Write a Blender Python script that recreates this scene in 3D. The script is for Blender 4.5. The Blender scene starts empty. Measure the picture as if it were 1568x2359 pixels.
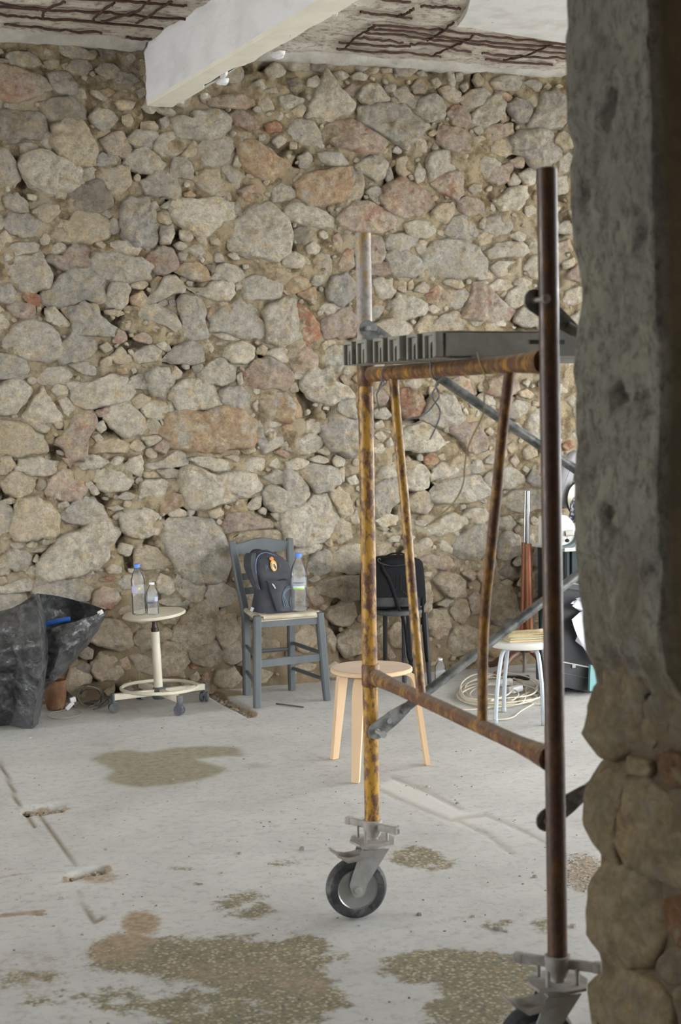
import bpy, bmesh, math, random
import numpy as np
from mathutils import Vector, Matrix, noise as mnoise
random.seed(7); rng = np.random.default_rng(7)
C = bpy.context.scene.collection
W, H, F = 1568, 2359, 3500.0
# ------------------------------------------------------------------ camera
EYE = np.array([0, 0, 1.6]); YAW = math.radians(21); PITCH = math.atan((H / 2 - 940) / F); ROLL = math.radians(0.9)
FW = np.array([math.sin(YAW) * math.cos(PITCH), math.cos(YAW) * math.cos(PITCH), -math.sin(PITCH)])
_R = np.array([math.cos(YAW), -math.sin(YAW), 0.0]); _U = np.cross(_R, FW)
RT = _R * math.cos(ROLL) - _U * math.sin(ROLL); UP = _U * math.cos(ROLL) + _R * math.sin(ROLL)
cam = bpy.data.cameras.new('camera'); cam_o = bpy.data.objects.new('camera', cam); C.objects.link(cam_o)
M = Matrix.Identity(4)
for i in range(3):
    M[i][0], M[i][1], M[i][2], M[i][3] = RT[i], UP[i], -FW[i], EYE[i]
cam_o.matrix_world = M
cam.sensor_fit = 'VERTICAL'; cam.sensor_height = 23.6; cam.lens = 23.6 * F / H; cam.clip_start = 0.05
cam.dof.use_dof = True; cam.dof.focus_distance = 6.6; cam.dof.aperture_fstop = 3.2
bpy.context.scene.camera = cam_o
# ------------------------------------------------------------------ light: overcast daylight through the open sides
wd = bpy.data.worlds.new('sky'); bpy.context.scene.world = wd; wd.use_nodes = True
bg = wd.node_tree.nodes['Background']; bg.inputs[0].default_value = (0.93, 0.965, 1.0, 1); bg.inputs[1].default_value = 9.0
vs = bpy.context.scene.view_settings
vs.view_transform = 'Standard'; vs.look = 'None'; vs.gamma = 1; vs.use_curve_mapping = False; vs.exposure = 0.22
bpy.context.scene.cycles.max_bounces = 10; bpy.context.scene.cycles.diffuse_bounces = 6
bpy.context.scene.cycles.transparent_max_bounces = 16

# ------------------------------------------------------------------ a measured pixel as a point on a real plane
def ray(x, y): return FW + RT * ((x - W / 2) / F) + UP * ((H / 2 - y) / F)
def onp(x, y, n, d):
    r = ray(x, y); n = np.array(n, float); return EYE + r * ((d - n @ EYE) / (n @ r))
def onz(x, y, z=0.0): return onp(x, y, (0, 0, 1), z)
def onY(x, y, Y): return onp(x, y, (0, 1, 0), Y)
def onX(x, y, X): return onp(x, y, (1, 0, 0), X)
def projs(P):
    v = P - EYE; z = v @ FW
    return W / 2 + F * (v @ RT) / z, H / 2 - F * (v @ UP) / z
def nz(x, y, z, s=1.0): return mnoise.noise(Vector((x * s, y * s, z * s)))
def fbm(x, y, z, s, o=3):
    a, t = 1.0, 0.0
    for _ in range(o):
        t += a * nz(x, y, z, s); s *= 2.1; a *= 0.5
    return t

# outlines of the stones of the back wall: colour letter, then points in tenths of a tile unit from the tile corner @x,y
STONES = """
@0,90
g 11,17 20,13 32,15 40,20 42,25 36,29 25,30 14,27;p 0,28 12,29 26,33 40,38 52,43 55,50 46,58 25,62 0,60;g 50,37 62,34 72,36 80,48 78,58 66,57 56,52;g 72,30 80,22 92,21 98,30 90,36 78,36;t 47,24 55,20 63,22 62,30 52,31;g 63,7 78,5 92,12 92,18 80,20 68,14;p 95,13 101,10 104,15 101,20 94,20;d 106,8 116,6 125,10 122,19 110,18;g 37,11 44,8 56,12 58,16 48,16;g 119,40 130,34 142,37 148,42 140,47 126,45;d 0,78 12,75 40,76 47,82 50,95 46,103 25,105 2,104;d 45,68 58,63 74,62 86,72 89,84 72,86 52,84;t 58,95 68,87 86,88 94,98 102,112 100,128 86,133 72,125 60,112;g 96,82 106,74 118,76 125,84 116,95 104,93;t 101,99 117,96 118,99 103,105;p 108,108 118,99 130,98 136,108 139,118 132,125 118,122;g 136,106 146,95 160,98 170,104 160,116 146,115;w 23,124 36,119 52,120 68,127 80,138 83,152 72,157 54,161 36,155 24,140;g 85,140 96,136 104,140 108,148 102,153 90,153;g 103,124 110,120 118,122 124,130 114,135 103,133;g 133,132 142,122 156,116 168,124 176,134 165,142 150,140;d 74,164 86,155 104,152 114,160 118,174 100,183 82,180 73,172;t 109,148 120,137 136,138 138,154 130,162 116,163;d 2,106 14,103 23,107 20,110 6,111;g 20,112 30,109 42,113 40,119 24,121;g 42,101 54,99 57,110 54,118 46,112;g 0,118 8,119 16,130 22,146 14,156 0,150;t 60,162 66,159 72,163 70,169 61,168;g 0,20 8,20 10,24 0,25;o 106,54 116,52 123,56 114,61;g 5,168 18,164 28,172 29,182 18,184 8,178;g 146,54 154,50 156,58 150,62;t 128,74 124,66 134,63 144,67 140,74
@330,180
w 36,44 42,39 52,44 55,36 70,35 88,40 90,50 82,60 66,65 50,62 40,60;g 60,72 66,65 76,62 92,64 95,72 90,86 78,91 66,89;g 12,74 18,62 30,57 38,60 41,74 38,80 22,80;g 30,98 34,85 44,84 52,94 53,106 40,105 30,104;t 41,82 47,74 54,66 58,72 55,82 46,84;g 1,112 10,102 20,98 34,107 38,118 34,129 20,124 6,122;t 56,108 66,98 78,97 88,110 91,120 80,125 66,118;g 84,95 92,91 100,97 108,104 102,110 92,108;w 98,86 103,79 106,90 103,95 97,92;o 106,72 120,70 136,78 150,88 158,100 150,109 134,107 118,100 108,90;w 36,152 30,138 36,130 44,127 56,130 78,128 92,134 96,140 90,150 78,158 66,163 48,160;g 97,136 101,130 106,140 105,148 97,147;w 104,152 116,140 134,135 146,144 154,160 152,180 138,190 116,188 100,176 98,164;g 137,122 146,112 158,116 162,124 150,130 139,130;p 95,38 108,35 118,42 124,52 112,55 98,48;p 71,22 84,18 100,17 114,18 120,24 108,31 92,30 76,29;w 124,26 131,19 137,24 140,31 130,34;r 131,50 140,45 148,50 146,56 134,57;g 138,66 146,60 153,62 152,68 144,73;w 145,20 156,17 170,22 166,30 150,31;g 13,31 26,30 35,35 32,39 20,37;g 19,44 27,39 28,49 21,55;t 0,47 12,45 17,53 8,56 0,55;p 103,120 116,114 126,122 122,132 108,130;g 116,6 128,0 134,8 126,12 117,10;g 129,12 142,9 148,15 132,15;g 7,133 14,130 18,136 12,140;g 19,136 28,130 32,134 24,139;t 13,146 24,140 31,152 28,156 18,152;g -20,132 -8,128 4,130 12,146 14,166 8,174 -6,178 -20,164 -23,150;g 20,158 32,156 34,166 30,174 20,174;w 40,162 50,160 54,168 50,174 42,172;o 43,122 52,119 57,125 48,128;p 84,128 92,120 95,128 92,131
@660,120
w 25,66 32,50 38,36 44,22 52,34 62,45 72,54 70,60 56,65 48,71 38,68;p 49,84 52,74 70,73 82,80 95,86 104,94 96,104 78,104 60,98 50,94;g 82,74 84,60 104,57 124,60 138,70 146,78 138,88 124,96 108,90 94,80;w 78,47 84,36 98,34 106,44 111,48 104,54 88,55;g 114,44 126,36 136,46 139,54 134,57 120,51;w 113,50 118,48 130,56 128,61 116,56;w 3,86 8,74 18,71 28,74 34,84 35,94 26,98 12,92;w 35,108 42,105 60,108 66,118 62,122 48,120 38,114;o 16,148 22,132 34,126 50,124 66,124 70,134 68,150 56,158 44,162 26,158;t 70,128 78,127 83,138 82,150 74,160 64,164 58,158 69,150;g 76,122 86,112 100,111 107,118 105,130 98,136 88,131;w 86,148 94,143 105,145 102,154 99,161 90,155;p 102,156 108,142 122,135 138,142 150,150 154,160 146,172 124,173 110,166;p 61,40 70,34 81,37 78,44 68,46;w 52,22 60,19 68,24 62,28 53,28;w 70,25 78,21 88,24 84,29 72,28;g 0,10 12,7 24,12 22,20 6,19;d 27,10 38,6 48,9 50,17 38,20 28,18;g 73,10 84,9 88,16 80,20 74,16;t 88,17 98,16 98,21 89,23;t 101,17 112,16 114,20 104,22;g 117,16 130,12 140,18 132,25 120,24;g 139,21 146,19 151,24 143,25;g 106,36 112,31 118,36 115,42 108,41;p 136,36 142,28 150,34 148,44 139,42;w 138,62 144,48 158,46 168,54 166,68 152,71;d 4,30 14,26 18,36 12,42 5,40;t 6,62 16,55 22,60 16,68 8,68;g 13,112 22,106 28,112 24,122 16,122;w 9,136 14,128 19,130 16,138;w 137,128 142,119 149,126 147,136 140,139;t 28,69 40,72 41,75 32,74;t 119,112 128,110 133,126 126,132 118,124;g 106,126 112,122 115,134 108,136;w 77,58 83,56 84,63 78,66
@990,140
w 47,64 52,52 62,42 72,36 80,43 80,52 74,62 62,68 52,69;g 35,40 44,32 56,28 64,36 58,46 42,48;g 85,48 94,39 106,44 109,54 104,64 94,62 88,56;w 108,66 116,50 122,36 134,33 144,42 145,62 140,69 118,71;g 66,22 78,16 96,15 100,24 92,30 78,30 70,27;g 101,22 112,19 120,24 116,31 104,30;p 72,32 80,32 88,37 86,42 78,40;t 47,20 53,12 58,18 59,23 52,27;w 20,11 26,12 28,24 25,28 21,24;g 28,13 36,12 35,19 30,22;g 33,26 40,22 43,28 38,32;w 13,30 22,26 34,33 33,41 24,43 15,38;p 11,82 16,72 26,70 40,76 45,82 42,92 30,95 18,92;p 60,72 70,67 86,67 89,76 76,81 66,83;g 46,72 54,69 59,74 53,78;w 47,80 56,79 62,82 50,87;p 75,62 78,53 83,56 82,64 78,66;g 91,82 100,76 116,74 130,80 138,92 139,102 128,108 112,110 102,100 92,96;y 133,84 144,74 152,82 154,90 144,94;t 67,92 74,83 86,84 89,96 82,101 70,97;w 0,104 8,97 22,97 27,108 26,116 14,120 2,126;w 52,108 58,102 70,104 74,110 68,120 60,124 54,118;p 62,124 70,112 84,110 88,114 84,128 72,132;p 2,130 14,120 28,118 34,124 35,138 28,145 12,138;p 33,150 38,145 50,146 58,152 56,162 42,164 34,158;w 85,128 91,119 98,128 94,132 87,132;w 74,148 88,134 102,134 104,146 96,156 80,158;p 19,56 28,48 40,50 44,60 38,70 26,66;t 29,112 38,106 44,112 42,120 34,122;p 88,106 96,101 102,104 101,113 92,112;w 140,104 148,98 153,102 148,118 140,116;w 136,124 148,122 148,138 138,140;w 97,120 108,114 114,118 112,130 102,130;t 2,20 10,17 14,24 8,28;t 7,50 14,45 17,52 14,59 7,57;t 4,160 14,152 26,150 26,162 18,172 6,168;t 105,38 110,36 116,42 115,48 110,47
@0,460
g 8,26 14,16 30,16 42,22 46,30 42,36 26,39 12,35;t 52,30 60,20 74,22 82,14 100,14 112,22 114,34 108,42 92,44 76,42 60,40;p 49,62 58,58 66,60 76,50 86,46 94,54 97,66 92,73 74,76 60,70;w 55,54 62,44 70,48 72,53 62,58;w 112,52 122,45 138,42 148,50 146,56 134,60 120,57;w 98,66 106,59 124,58 134,62 150,62 158,70 154,82 136,85 108,83 100,76;g 10,70 20,62 34,60 48,66 53,80 50,92 36,95 22,95 14,82;g 52,98 62,88 74,78 90,74 104,82 110,90 110,106 100,109 90,104 74,110 58,110;w 112,104 120,90 132,85 138,96 136,108 126,114 114,112;g 78,118 90,110 102,112 108,126 120,134 122,142 108,145 92,142 80,143 78,130;g 64,170 66,158 76,144 94,146 102,154 98,164 84,170 70,172;g 9,150 20,136 36,130 52,138 62,150 63,166 50,172 30,168 16,160;g 0,92 12,90 18,100 23,107 10,109 0,108;r 21,98 34,98 43,103 42,112 32,110;p 9,114 22,109 34,112 37,118 30,126 16,123;w 50,118 58,114 68,124 74,132 66,135 52,128;t 64,114 72,114 76,122 73,126 68,121;t 0,38 7,34 14,42 6,52 0,54;g 4,66 8,54 16,46 36,46 42,48 38,56 24,57 12,63;g 44,42 48,35 54,40 52,48 46,48;g 114,26 120,19 128,24 128,32 122,36 116,33;g 105,12 114,10 120,16 116,19 108,16;p 121,150 126,137 134,142 136,148 128,153;t 107,156 115,151 120,158 114,162;t 119,166 130,158 138,166 140,174 124,174;g 36,58 44,55 48,60 42,63;p 142,146 154,140 162,148 160,153 146,149;o 140,104 152,98 160,108 154,114 142,110;t 112,118 124,116 132,120 126,124 114,121;w 142,164 152,159 164,164 162,172 146,173;g 0,16 5,18 6,26 2,31 0,31;g 0,166 16,164 26,172 30,182 24,190 0,190;t 36,12 48,4 62,6 62,14 52,24 44,20;t 100,46 108,43 113,48 110,52;t 141,90 152,86 158,90 152,95 142,94
@330,520
p 2,38 10,28 20,23 32,26 35,38 32,48 20,51 8,46;o 36,48 44,41 58,39 66,46 70,55 60,58 48,55;w 73,56 80,46 88,40 100,44 108,53 102,58 86,59;w 107,66 110,57 122,54 136,57 145,62 144,76 126,77 110,76;w 51,66 66,66 74,59 92,62 96,72 90,79 72,78 62,72;w 7,78 16,68 22,56 34,54 42,64 42,72 32,71 22,78 12,81;w 39,84 44,77 60,76 64,86 65,98 68,114 60,119 45,116 42,100;w 76,98 88,88 104,80 118,82 121,96 127,106 118,117 104,117 88,112 76,110;o 67,92 72,82 80,86 78,94 74,102 69,98;g 129,90 144,80 160,79 164,100 168,124 150,127 134,120 131,104;r 165,82 176,92 188,106 190,118 172,126 169,110;g 24,142 34,130 50,122 62,128 63,142 54,146 38,145;w 89,138 92,128 104,123 119,130 116,140 106,146 94,145;g 62,156 72,146 84,142 94,150 95,162 84,168 66,166;p 112,158 120,142 134,140 150,150 158,160 150,172 130,172 116,168;g 0,130 12,127 19,132 16,142 0,145;w 15,126 24,123 30,130 26,133 18,130;g 0,84 16,84 32,94 40,108 34,112 20,104 8,100 0,98;w 34,20 40,16 47,20 44,25 36,25;g 48,24 56,19 66,26 68,32 56,32;w 58,34 62,31 66,36 64,39;g 36,30 43,27 48,31 44,37 37,35;t 57,14 64,9 69,16 68,22 60,18;w 132,136 142,130 156,132 158,142 148,145;t 122,130 128,126 132,130 130,137 122,135;w 64,124 70,121 76,130 72,134 66,130;w 81,81 88,79 93,83 86,87;g 98,62 104,60 107,66 100,69;w 30,156 36,150 42,156 40,162 33,163;w 5,160 14,150 26,152 32,164 34,176 24,184 10,178;w 76,115 88,114 102,120 96,122 84,120;p 138,52 146,44 156,46 158,54 150,58;w 149,40 150,30 158,30 166,38 160,42;g 53,150 62,146 65,152 58,157;g 16,82 24,78 27,83 20,86;g 28,80 34,78 36,84 30,85;w 100,160 105,156 107,166 103,169;d 67,42 76,40 79,46 74,50
@660,460
w 0,10 10,4 26,8 40,14 48,20 44,27 30,28 12,24 0,18;p 56,22 64,12 74,4 90,5 104,12 116,20 108,28 96,33 80,34 66,30;d 8,36 16,29 26,32 30,38 20,47 12,44;w 21,50 30,44 37,50 34,57 24,57;p 29,66 36,57 46,60 49,72 46,80 34,76;w 0,58 10,56 20,62 27,68 22,72 0,72;w 107,46 112,38 124,36 138,42 139,48 132,54 114,54;w 126,26 138,22 150,24 160,32 150,40 134,38;w 108,60 116,54 132,56 142,66 144,74 134,80 116,79;p 90,40 98,37 105,46 106,56 100,65 90,66;p 90,70 102,65 112,72 113,78 102,80 90,78;w 94,88 102,82 114,86 117,98 110,104 98,102;t 117,86 122,82 128,88 128,97 120,96;t 130,88 135,84 136,94 130,96;g 44,96 50,82 64,80 72,88 72,104 60,110 48,106;w 37,116 44,111 62,113 60,120 48,124;p 42,128 56,120 66,115 73,124 73,142 58,146 44,146 40,138;o 14,100 22,95 30,93 33,104 30,112 22,106;o 0,92 8,81 20,84 27,91 18,96 4,100;w 28,90 32,80 46,80 44,87 34,91;w 114,108 122,101 136,104 147,110 146,120 130,126 116,124;w 91,112 98,107 104,114 102,122 94,126;w 94,134 108,127 122,128 132,138 126,146 108,146;t 38,154 44,149 54,150 50,158 40,164;p 9,166 16,158 28,158 33,170 30,184 16,186 8,178;w 38,164 50,156 62,160 64,172 56,182 42,180;p 56,72 60,60 66,52 72,54 72,70 64,75;p 50,38 57,35 60,46 56,52 50,48;t 140,134 150,124 166,126 172,136 160,142 144,142;g 136,96 146,87 153,92 150,99;w 53,9 59,8 60,16 55,19;w 139,50 144,42 150,46 146,58 141,56;t 14,146 30,140 38,144 36,152 16,153;p 148,102 158,97 164,104 156,109;w 147,116 156,111 164,116 158,121
@990,460
w 0,56 8,48 22,44 38,46 50,52 56,62 56,74 46,80 26,83 8,78 -4,70;g 20,34 26,20 40,18 48,26 50,38 40,41 26,38;w 61,32 62,22 74,16 86,22 88,30 80,37 70,37;w 63,54 70,47 82,45 98,46 106,54 96,60 80,60 68,61;w 65,70 74,65 88,65 98,72 92,79 74,80;w 102,72 110,60 120,60 120,84 108,80;w 50,80 58,75 66,78 66,84 54,85;t 16,87 24,84 34,86 38,91 32,94 20,91;w 65,92 72,85 84,86 89,92 80,96 70,96;w 90,90 96,82 106,85 110,89 102,92;w 82,104 90,94 102,93 105,98 100,110 92,116 86,112;p 38,120 46,104 52,92 60,92 70,102 80,112 86,118 82,124 64,126 48,126 40,123;w 22,108 28,98 38,96 42,102 36,112 28,116;w 92,128 96,118 106,112 116,122 118,134 100,133;t 4,132 14,122 26,118 36,124 42,134 28,138 10,138;p 0,98 10,91 18,98 21,106 12,109 0,108;t 52,40 58,35 68,38 65,46 56,48;w 87,38 94,33 103,37 104,42 96,44;g 53,26 58,18 62,22 60,30 55,30;w 50,88 58,86 63,88 56,91;w 140,108 148,96 160,94 166,104 154,112;p 147,82 156,70 168,68 168,86 154,86;w 138,26 148,22 154,30 150,36 140,34;w 44,128 56,126 59,132 48,134;w 63,130 78,126 82,134 64,134;w 104,44 112,40 116,48 108,51;p 138,46 150,42 152,54 140,56;w 142,66 154,62 156,70 146,73
@0,830
w 74,26 84,24 94,25 112,18 132,20 140,32 138,42 120,46 98,50 82,48;w 28,58 36,44 46,32 54,42 64,58 64,64 44,65 32,62;w 0,30 12,20 26,24 33,32 26,44 16,54 0,54;g 43,20 50,8 68,8 73,16 70,24 56,26 46,24;w 74,4 88,1 100,6 100,15 90,15 80,9;w 55,32 62,25 70,28 72,35 62,38;w 64,44 72,39 80,50 82,54 74,59 68,54;w 114,62 120,50 132,47 146,54 154,70 150,78 134,80 118,70;t 0,68 18,68 32,72 46,80 48,94 40,100 20,100 0,98;p 64,84 76,72 80,56 90,50 100,58 102,68 94,80 92,94 88,104 74,104 70,92;w 19,114 24,107 44,104 58,108 70,110 68,116 52,122 34,122 22,118;t 0,104 12,104 16,112 12,119 0,121;t 3,130 14,120 24,119 35,125 34,140 20,144 8,140;p 50,140 56,128 66,118 78,120 86,128 89,136 84,148 70,148 58,144;w 66,166 74,156 90,146 102,150 110,166 104,172 84,174 74,172;w 103,124 112,116 128,120 142,128 132,136 116,140 105,136;w 84,110 92,101 104,102 116,108 108,114 90,116;t 98,94 108,86 124,84 136,90 134,98 116,98 102,99;w 132,114 142,104 150,101 152,110 152,120 146,122;w 118,108 124,102 132,104 128,112 120,112;g 0,0 26,0 30,8 24,13 8,14 0,12;t 16,168 24,152 42,148 56,158 62,172 60,186 40,192 20,190;w 0,152 8,154 18,164 14,178 0,184;w 130,168 140,160 156,158 168,168 168,184 152,190 136,186;w 101,70 110,64 114,72 108,77;p 103,54 114,50 116,56 108,61;w 98,80 106,78 111,84 104,87;w 92,132 98,129 106,140 100,143;p 67,105 76,105 82,112 77,116;w 59,154 70,150 74,154 64,158;d 38,138 42,127 54,130 44,139;g 137,26 142,18 156,14 162,22 156,30 142,30;t 140,42 150,36 160,40 158,48 146,51;g 125,146 134,140 144,143 138,149;g 114,157 126,154 132,158 120,160;g 120,166 128,160 132,164 124,170;w 2,150 12,146 20,151 10,153;t 137,92 146,84 155,92 146,98;t 28,68 44,66 53,72 46,78 36,72;o 125,9 134,8 136,14 127,15
@330,860
o 27,62 34,48 48,42 66,43 84,40 100,44 112,52 114,68 108,78 90,79 72,82 54,80 38,74;w 30,24 40,10 56,8 70,14 78,26 78,34 62,38 46,40 36,34;w 0,36 10,30 26,31 28,42 20,49 4,46;g 83,24 90,15 104,14 114,22 114,36 104,41 90,36;w 121,70 124,60 136,58 146,64 149,72 140,80 130,84;w 120,56 126,49 138,47 145,54 140,57 128,58;w 42,112 50,103 62,104 76,110 98,106 114,110 120,122 112,132 92,134 78,138 60,141 50,134 44,124;w 54,92 64,89 80,90 94,96 92,103 78,104 62,98;w 8,96 22,92 30,86 40,82 48,92 44,98 26,100 12,101;w 105,98 116,90 128,92 128,102 116,108 108,104;o 126,28 136,22 152,22 160,34 158,50 146,48 132,42;w 0,116 20,113 30,120 24,128 10,131 0,132;o 17,138 28,128 42,130 43,138 34,146 22,148;g 0,146 14,145 22,154 16,166 0,170;w 28,149 38,144 46,146 46,152 32,153;p 88,160 98,150 112,150 136,158 134,164 112,166 92,169;w 130,124 138,120 156,126 162,136 158,146 140,146 132,138;w 26,172 36,160 52,156 70,162 82,176 86,192 84,208 74,220 60,221 44,212 34,200 27,186;t 102,176 116,168 136,168 152,176 140,184 110,184;w 0,68 18,66 21,72 8,77;p 12,80 22,70 30,67 31,76 24,85;w 27,30 32,32 37,46 30,49;w 18,48 24,54 26,62 22,60;p 141,84 146,80 155,85 152,91;w 134,98 142,90 148,98 144,101;w 130,110 142,104 158,108 160,116 140,118;w 117,34 122,28 125,36 121,41;t 2,54 12,48 20,56 20,64 6,62;w 137,150 146,146 150,152 144,157;w 110,144 118,134 127,131 125,143 118,145;t 17,104 30,101 40,104 38,111 24,111;t 70,148 82,143 86,150 76,155;p 88,89 98,87 103,90 101,95;w 142,160 154,152 168,158 164,170 150,168;t 104,80 116,77 120,82 110,86;t 0,106 12,104 18,110 4,112
@660,830
w 22,16 30,6 40,12 46,10 50,22 62,28 66,36 54,42 44,46 28,40 20,30;g 39,70 46,60 64,62 76,64 76,96 66,100 50,94 42,82;w 0,90 12,82 28,78 36,88 32,96 18,100 4,96;w 0,108 12,104 24,108 18,114 4,118;g 17,118 30,112 42,114 54,118 56,130 48,138 34,139 24,130;g 0,120 12,122 22,130 24,142 16,152 0,155;w 0,162 16,156 30,146 44,146 50,158 54,170 48,186 24,196 0,190;t 49,142 56,137 68,144 72,158 70,164 60,166 52,152;w 14,70 24,63 38,64 38,74 30,80 20,76;o 0,40 10,40 16,50 17,60 8,65 0,64;w 50,108 54,101 64,106 62,112 54,113;w 55,118 62,113 63,122 62,130 58,126;w 25,106 36,101 46,106 40,110;w 58,44 66,39 74,46 74,62 66,60 58,54;r 119,36 130,32 142,36 148,46 140,58 128,60 120,52;w 122,86 132,72 146,68 158,76 166,88 160,96 140,97 126,94;w 128,124 138,112 150,118 150,134 142,138 130,136;w 96,124 104,112 114,112 118,122 112,125 100,126;g 94,136 106,128 118,130 120,148 112,160 98,164 93,152;w 96,170 108,164 119,166 118,174 104,178;w 93,92 100,88 106,94 102,99 94,98;w 127,24 136,19 144,24 140,29 130,29;w 6,16 14,11 22,14 20,20 10,20;p 58,18 62,15 65,22 62,26;w 93,68 102,64 105,70 96,73;w 94,80 102,75 108,82 100,85;w 106,88 112,82 115,90 110,92;w 69,168 76,160 78,174 72,174;t 52,180 58,168 68,174 70,188 56,194;t 128,150 138,142 150,140 158,152 148,162 132,160;w 65,126 74,122 78,130 70,133;p 125,104 130,102 134,106 128,108;r 148,104 156,99 164,104 160,110 150,111;w 95,54 106,50 112,58 106,63 97,61;w 34,97 42,92 49,97 44,101;t 35,82 40,78 44,86 38,89;p 93,32 102,30 109,40 104,47 95,44
@990,830
w 0,48 8,37 22,38 30,50 36,62 26,69 10,69 -8,62;p 24,74 34,68 50,68 58,80 60,92 50,97 40,95 32,84;w 2,82 12,76 22,84 25,92 14,96 0,94;w 5,142 14,132 30,127 48,125 60,132 62,142 48,148 26,151 10,149;w 60,128 68,120 84,116 98,122 100,130 88,135 74,137 64,134;g 106,126 112,112 120,110 122,134 112,134;g 78,150 90,140 108,138 120,142 120,156 104,160 86,158;w 42,114 50,106 56,108 60,118 54,120 46,119;w 5,116 14,110 26,112 30,118 22,124 10,126;p 63,32 68,20 80,14 92,22 94,32 84,38 70,38;w 51,42 58,36 68,38 70,46 60,48;w 86,48 94,43 104,46 104,54 94,61 86,58;w 103,72 110,58 120,54 122,94 110,88;w 86,72 94,66 102,74 106,82 96,81;p 24,26 34,18 44,22 46,34 38,40 28,32;w 38,164 46,157 60,158 64,168 56,174 46,172;w 100,116 103,112 107,116 104,120;p 60,76 66,70 70,76 66,80;r 142,90 150,85 153,92 146,96;w 99,24 104,20 108,24 106,28;w 8,102 16,99 24,104 14,106;p 86,106 92,100 97,108 92,113;p 82,92 90,87 94,94 88,99;w 146,42 152,37 158,44 152,49;g 60,106 66,101 72,104 70,110 62,110;r 0,101 6,101 8,105 2,109;w 0,122 6,118 8,126 2,129;t 94,34 104,30 112,36 108,40 98,38;w 36,52 40,50 42,57 37,58;w 28,46 34,44 37,50 32,53;p 42,98 47,96 50,100 44,102
@0,1190
w 50,60 54,44 64,32 70,22 90,14 104,7 118,10 124,20 118,30 112,42 106,52 92,58 76,62 60,64;w 39,74 48,66 68,64 84,68 92,78 94,88 80,91 56,86 40,84;w 0,76 16,70 30,67 39,70 38,78 24,80 8,82;w 0,86 14,82 26,84 27,96 10,99 0,98;g 6,44 16,35 28,38 33,46 28,56 16,58 10,52;w 27,60 34,53 42,54 41,63 32,66;w 43,27 50,22 60,23 60,27 50,30;w 28,31 36,26 40,30 36,34;w 113,56 120,51 130,54 128,60 118,61;w 126,70 134,63 142,64 142,76 132,78;p 100,84 110,76 122,78 128,88 118,97 104,95;g 97,124 108,112 124,110 134,120 139,134 130,142 112,138 98,132;g 142,132 148,122 160,122 164,138 152,144;o 128,154 136,150 140,160 138,165 130,162;g 100,160 110,148 124,152 130,164 124,174 106,175;g 139,146 150,148 162,152 164,168 146,164;d 85,148 92,140 100,144 98,152 90,152;d 82,162 90,156 97,162 92,172 84,170;w 35,48 40,41 44,46 42,50;w 32,38 42,34 50,34 44,38;w 92,62 98,57 101,62 96,67;r 106,68 114,64 124,65 118,70;t 0,48 6,42 12,54 10,62 0,62;t 0,66 6,64 8,70 2,72;w 12,30 22,28 26,33 16,34
@320,1230
t 0,20 10,14 22,18 29,28 26,36 12,37 0,34;w 20,52 26,45 38,50 40,60 32,65 22,62;t 41,52 48,43 62,48 70,56 72,66 64,72 50,68 44,62;w 72,64 78,56 92,54 102,62 104,70 92,76 80,77;t 37,110 44,96 56,84 70,74 80,82 86,96 78,110 68,118 54,121 42,116;g 82,90 94,80 102,88 107,104 104,114 90,119 84,108;t 82,44 88,33 94,42 94,50 84,52;g 20,128 30,117 44,121 54,134 48,143 40,150 26,150 20,140;t 50,124 62,116 80,114 88,122 90,136 76,141 60,136;g 88,128 96,119 108,114 110,132 100,138 92,136;r 55,140 62,135 70,138 66,143 57,143;g 80,156 88,146 102,143 108,154 104,164 88,167;g 39,150 46,145 53,149 48,154;r 67,154 72,148 78,152 76,158;g -4,136 8,127 16,134 17,148 6,152;g 22,106 30,100 36,106 30,115 24,114;t 24,92 34,87 44,88 40,95 28,96;g 0,100 12,98 15,112 8,120 0,116;t 22,72 38,68 52,72 48,77 30,76;t 54,152 62,147 66,154 58,158;t 60,124 66,118 69,122 64,127;g 0,90 8,90 9,95 0,96
@640,1190
g 33,50 40,40 50,37 57,40 57,54 52,60 42,62 34,56;w 59,44 66,36 78,30 88,32 90,56 80,60 66,56 60,52;w 17,38 24,29 34,27 46,31 44,36 30,40 20,42;g 41,74 50,68 66,66 80,63 90,66 90,86 78,89 58,84 46,80;t 53,106 58,98 72,91 80,95 83,106 76,115 60,113;p 31,72 36,72 44,82 50,90 40,94 32,84;w 62,16 66,2 72,3 77,10 70,19;g 118,124 126,112 140,108 144,128 136,140 122,136;g 18,130 26,118 38,120 41,134 34,144 22,142;g 50,118 58,122 63,132 60,144 54,134;g 64,132 74,122 88,124 90,144 76,148 66,142;t 20,160 30,156 41,158 38,163 24,164;g 33,67 42,63 46,67 38,71;p 34,98 46,100 50,108 40,106;p 104,124 112,116 114,128 106,132;w 107,6 114,1 128,2 126,8 114,10;w 107,12 112,10 119,13 114,16;w 117,26 124,20 132,22 128,27 120,27;g 18,150 30,147 40,150 30,154;p 116,146 122,142 126,150 120,152;t 50,28 56,24 60,30 55,33;g 105,108 112,103 117,106 112,111
@970,1180
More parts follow.
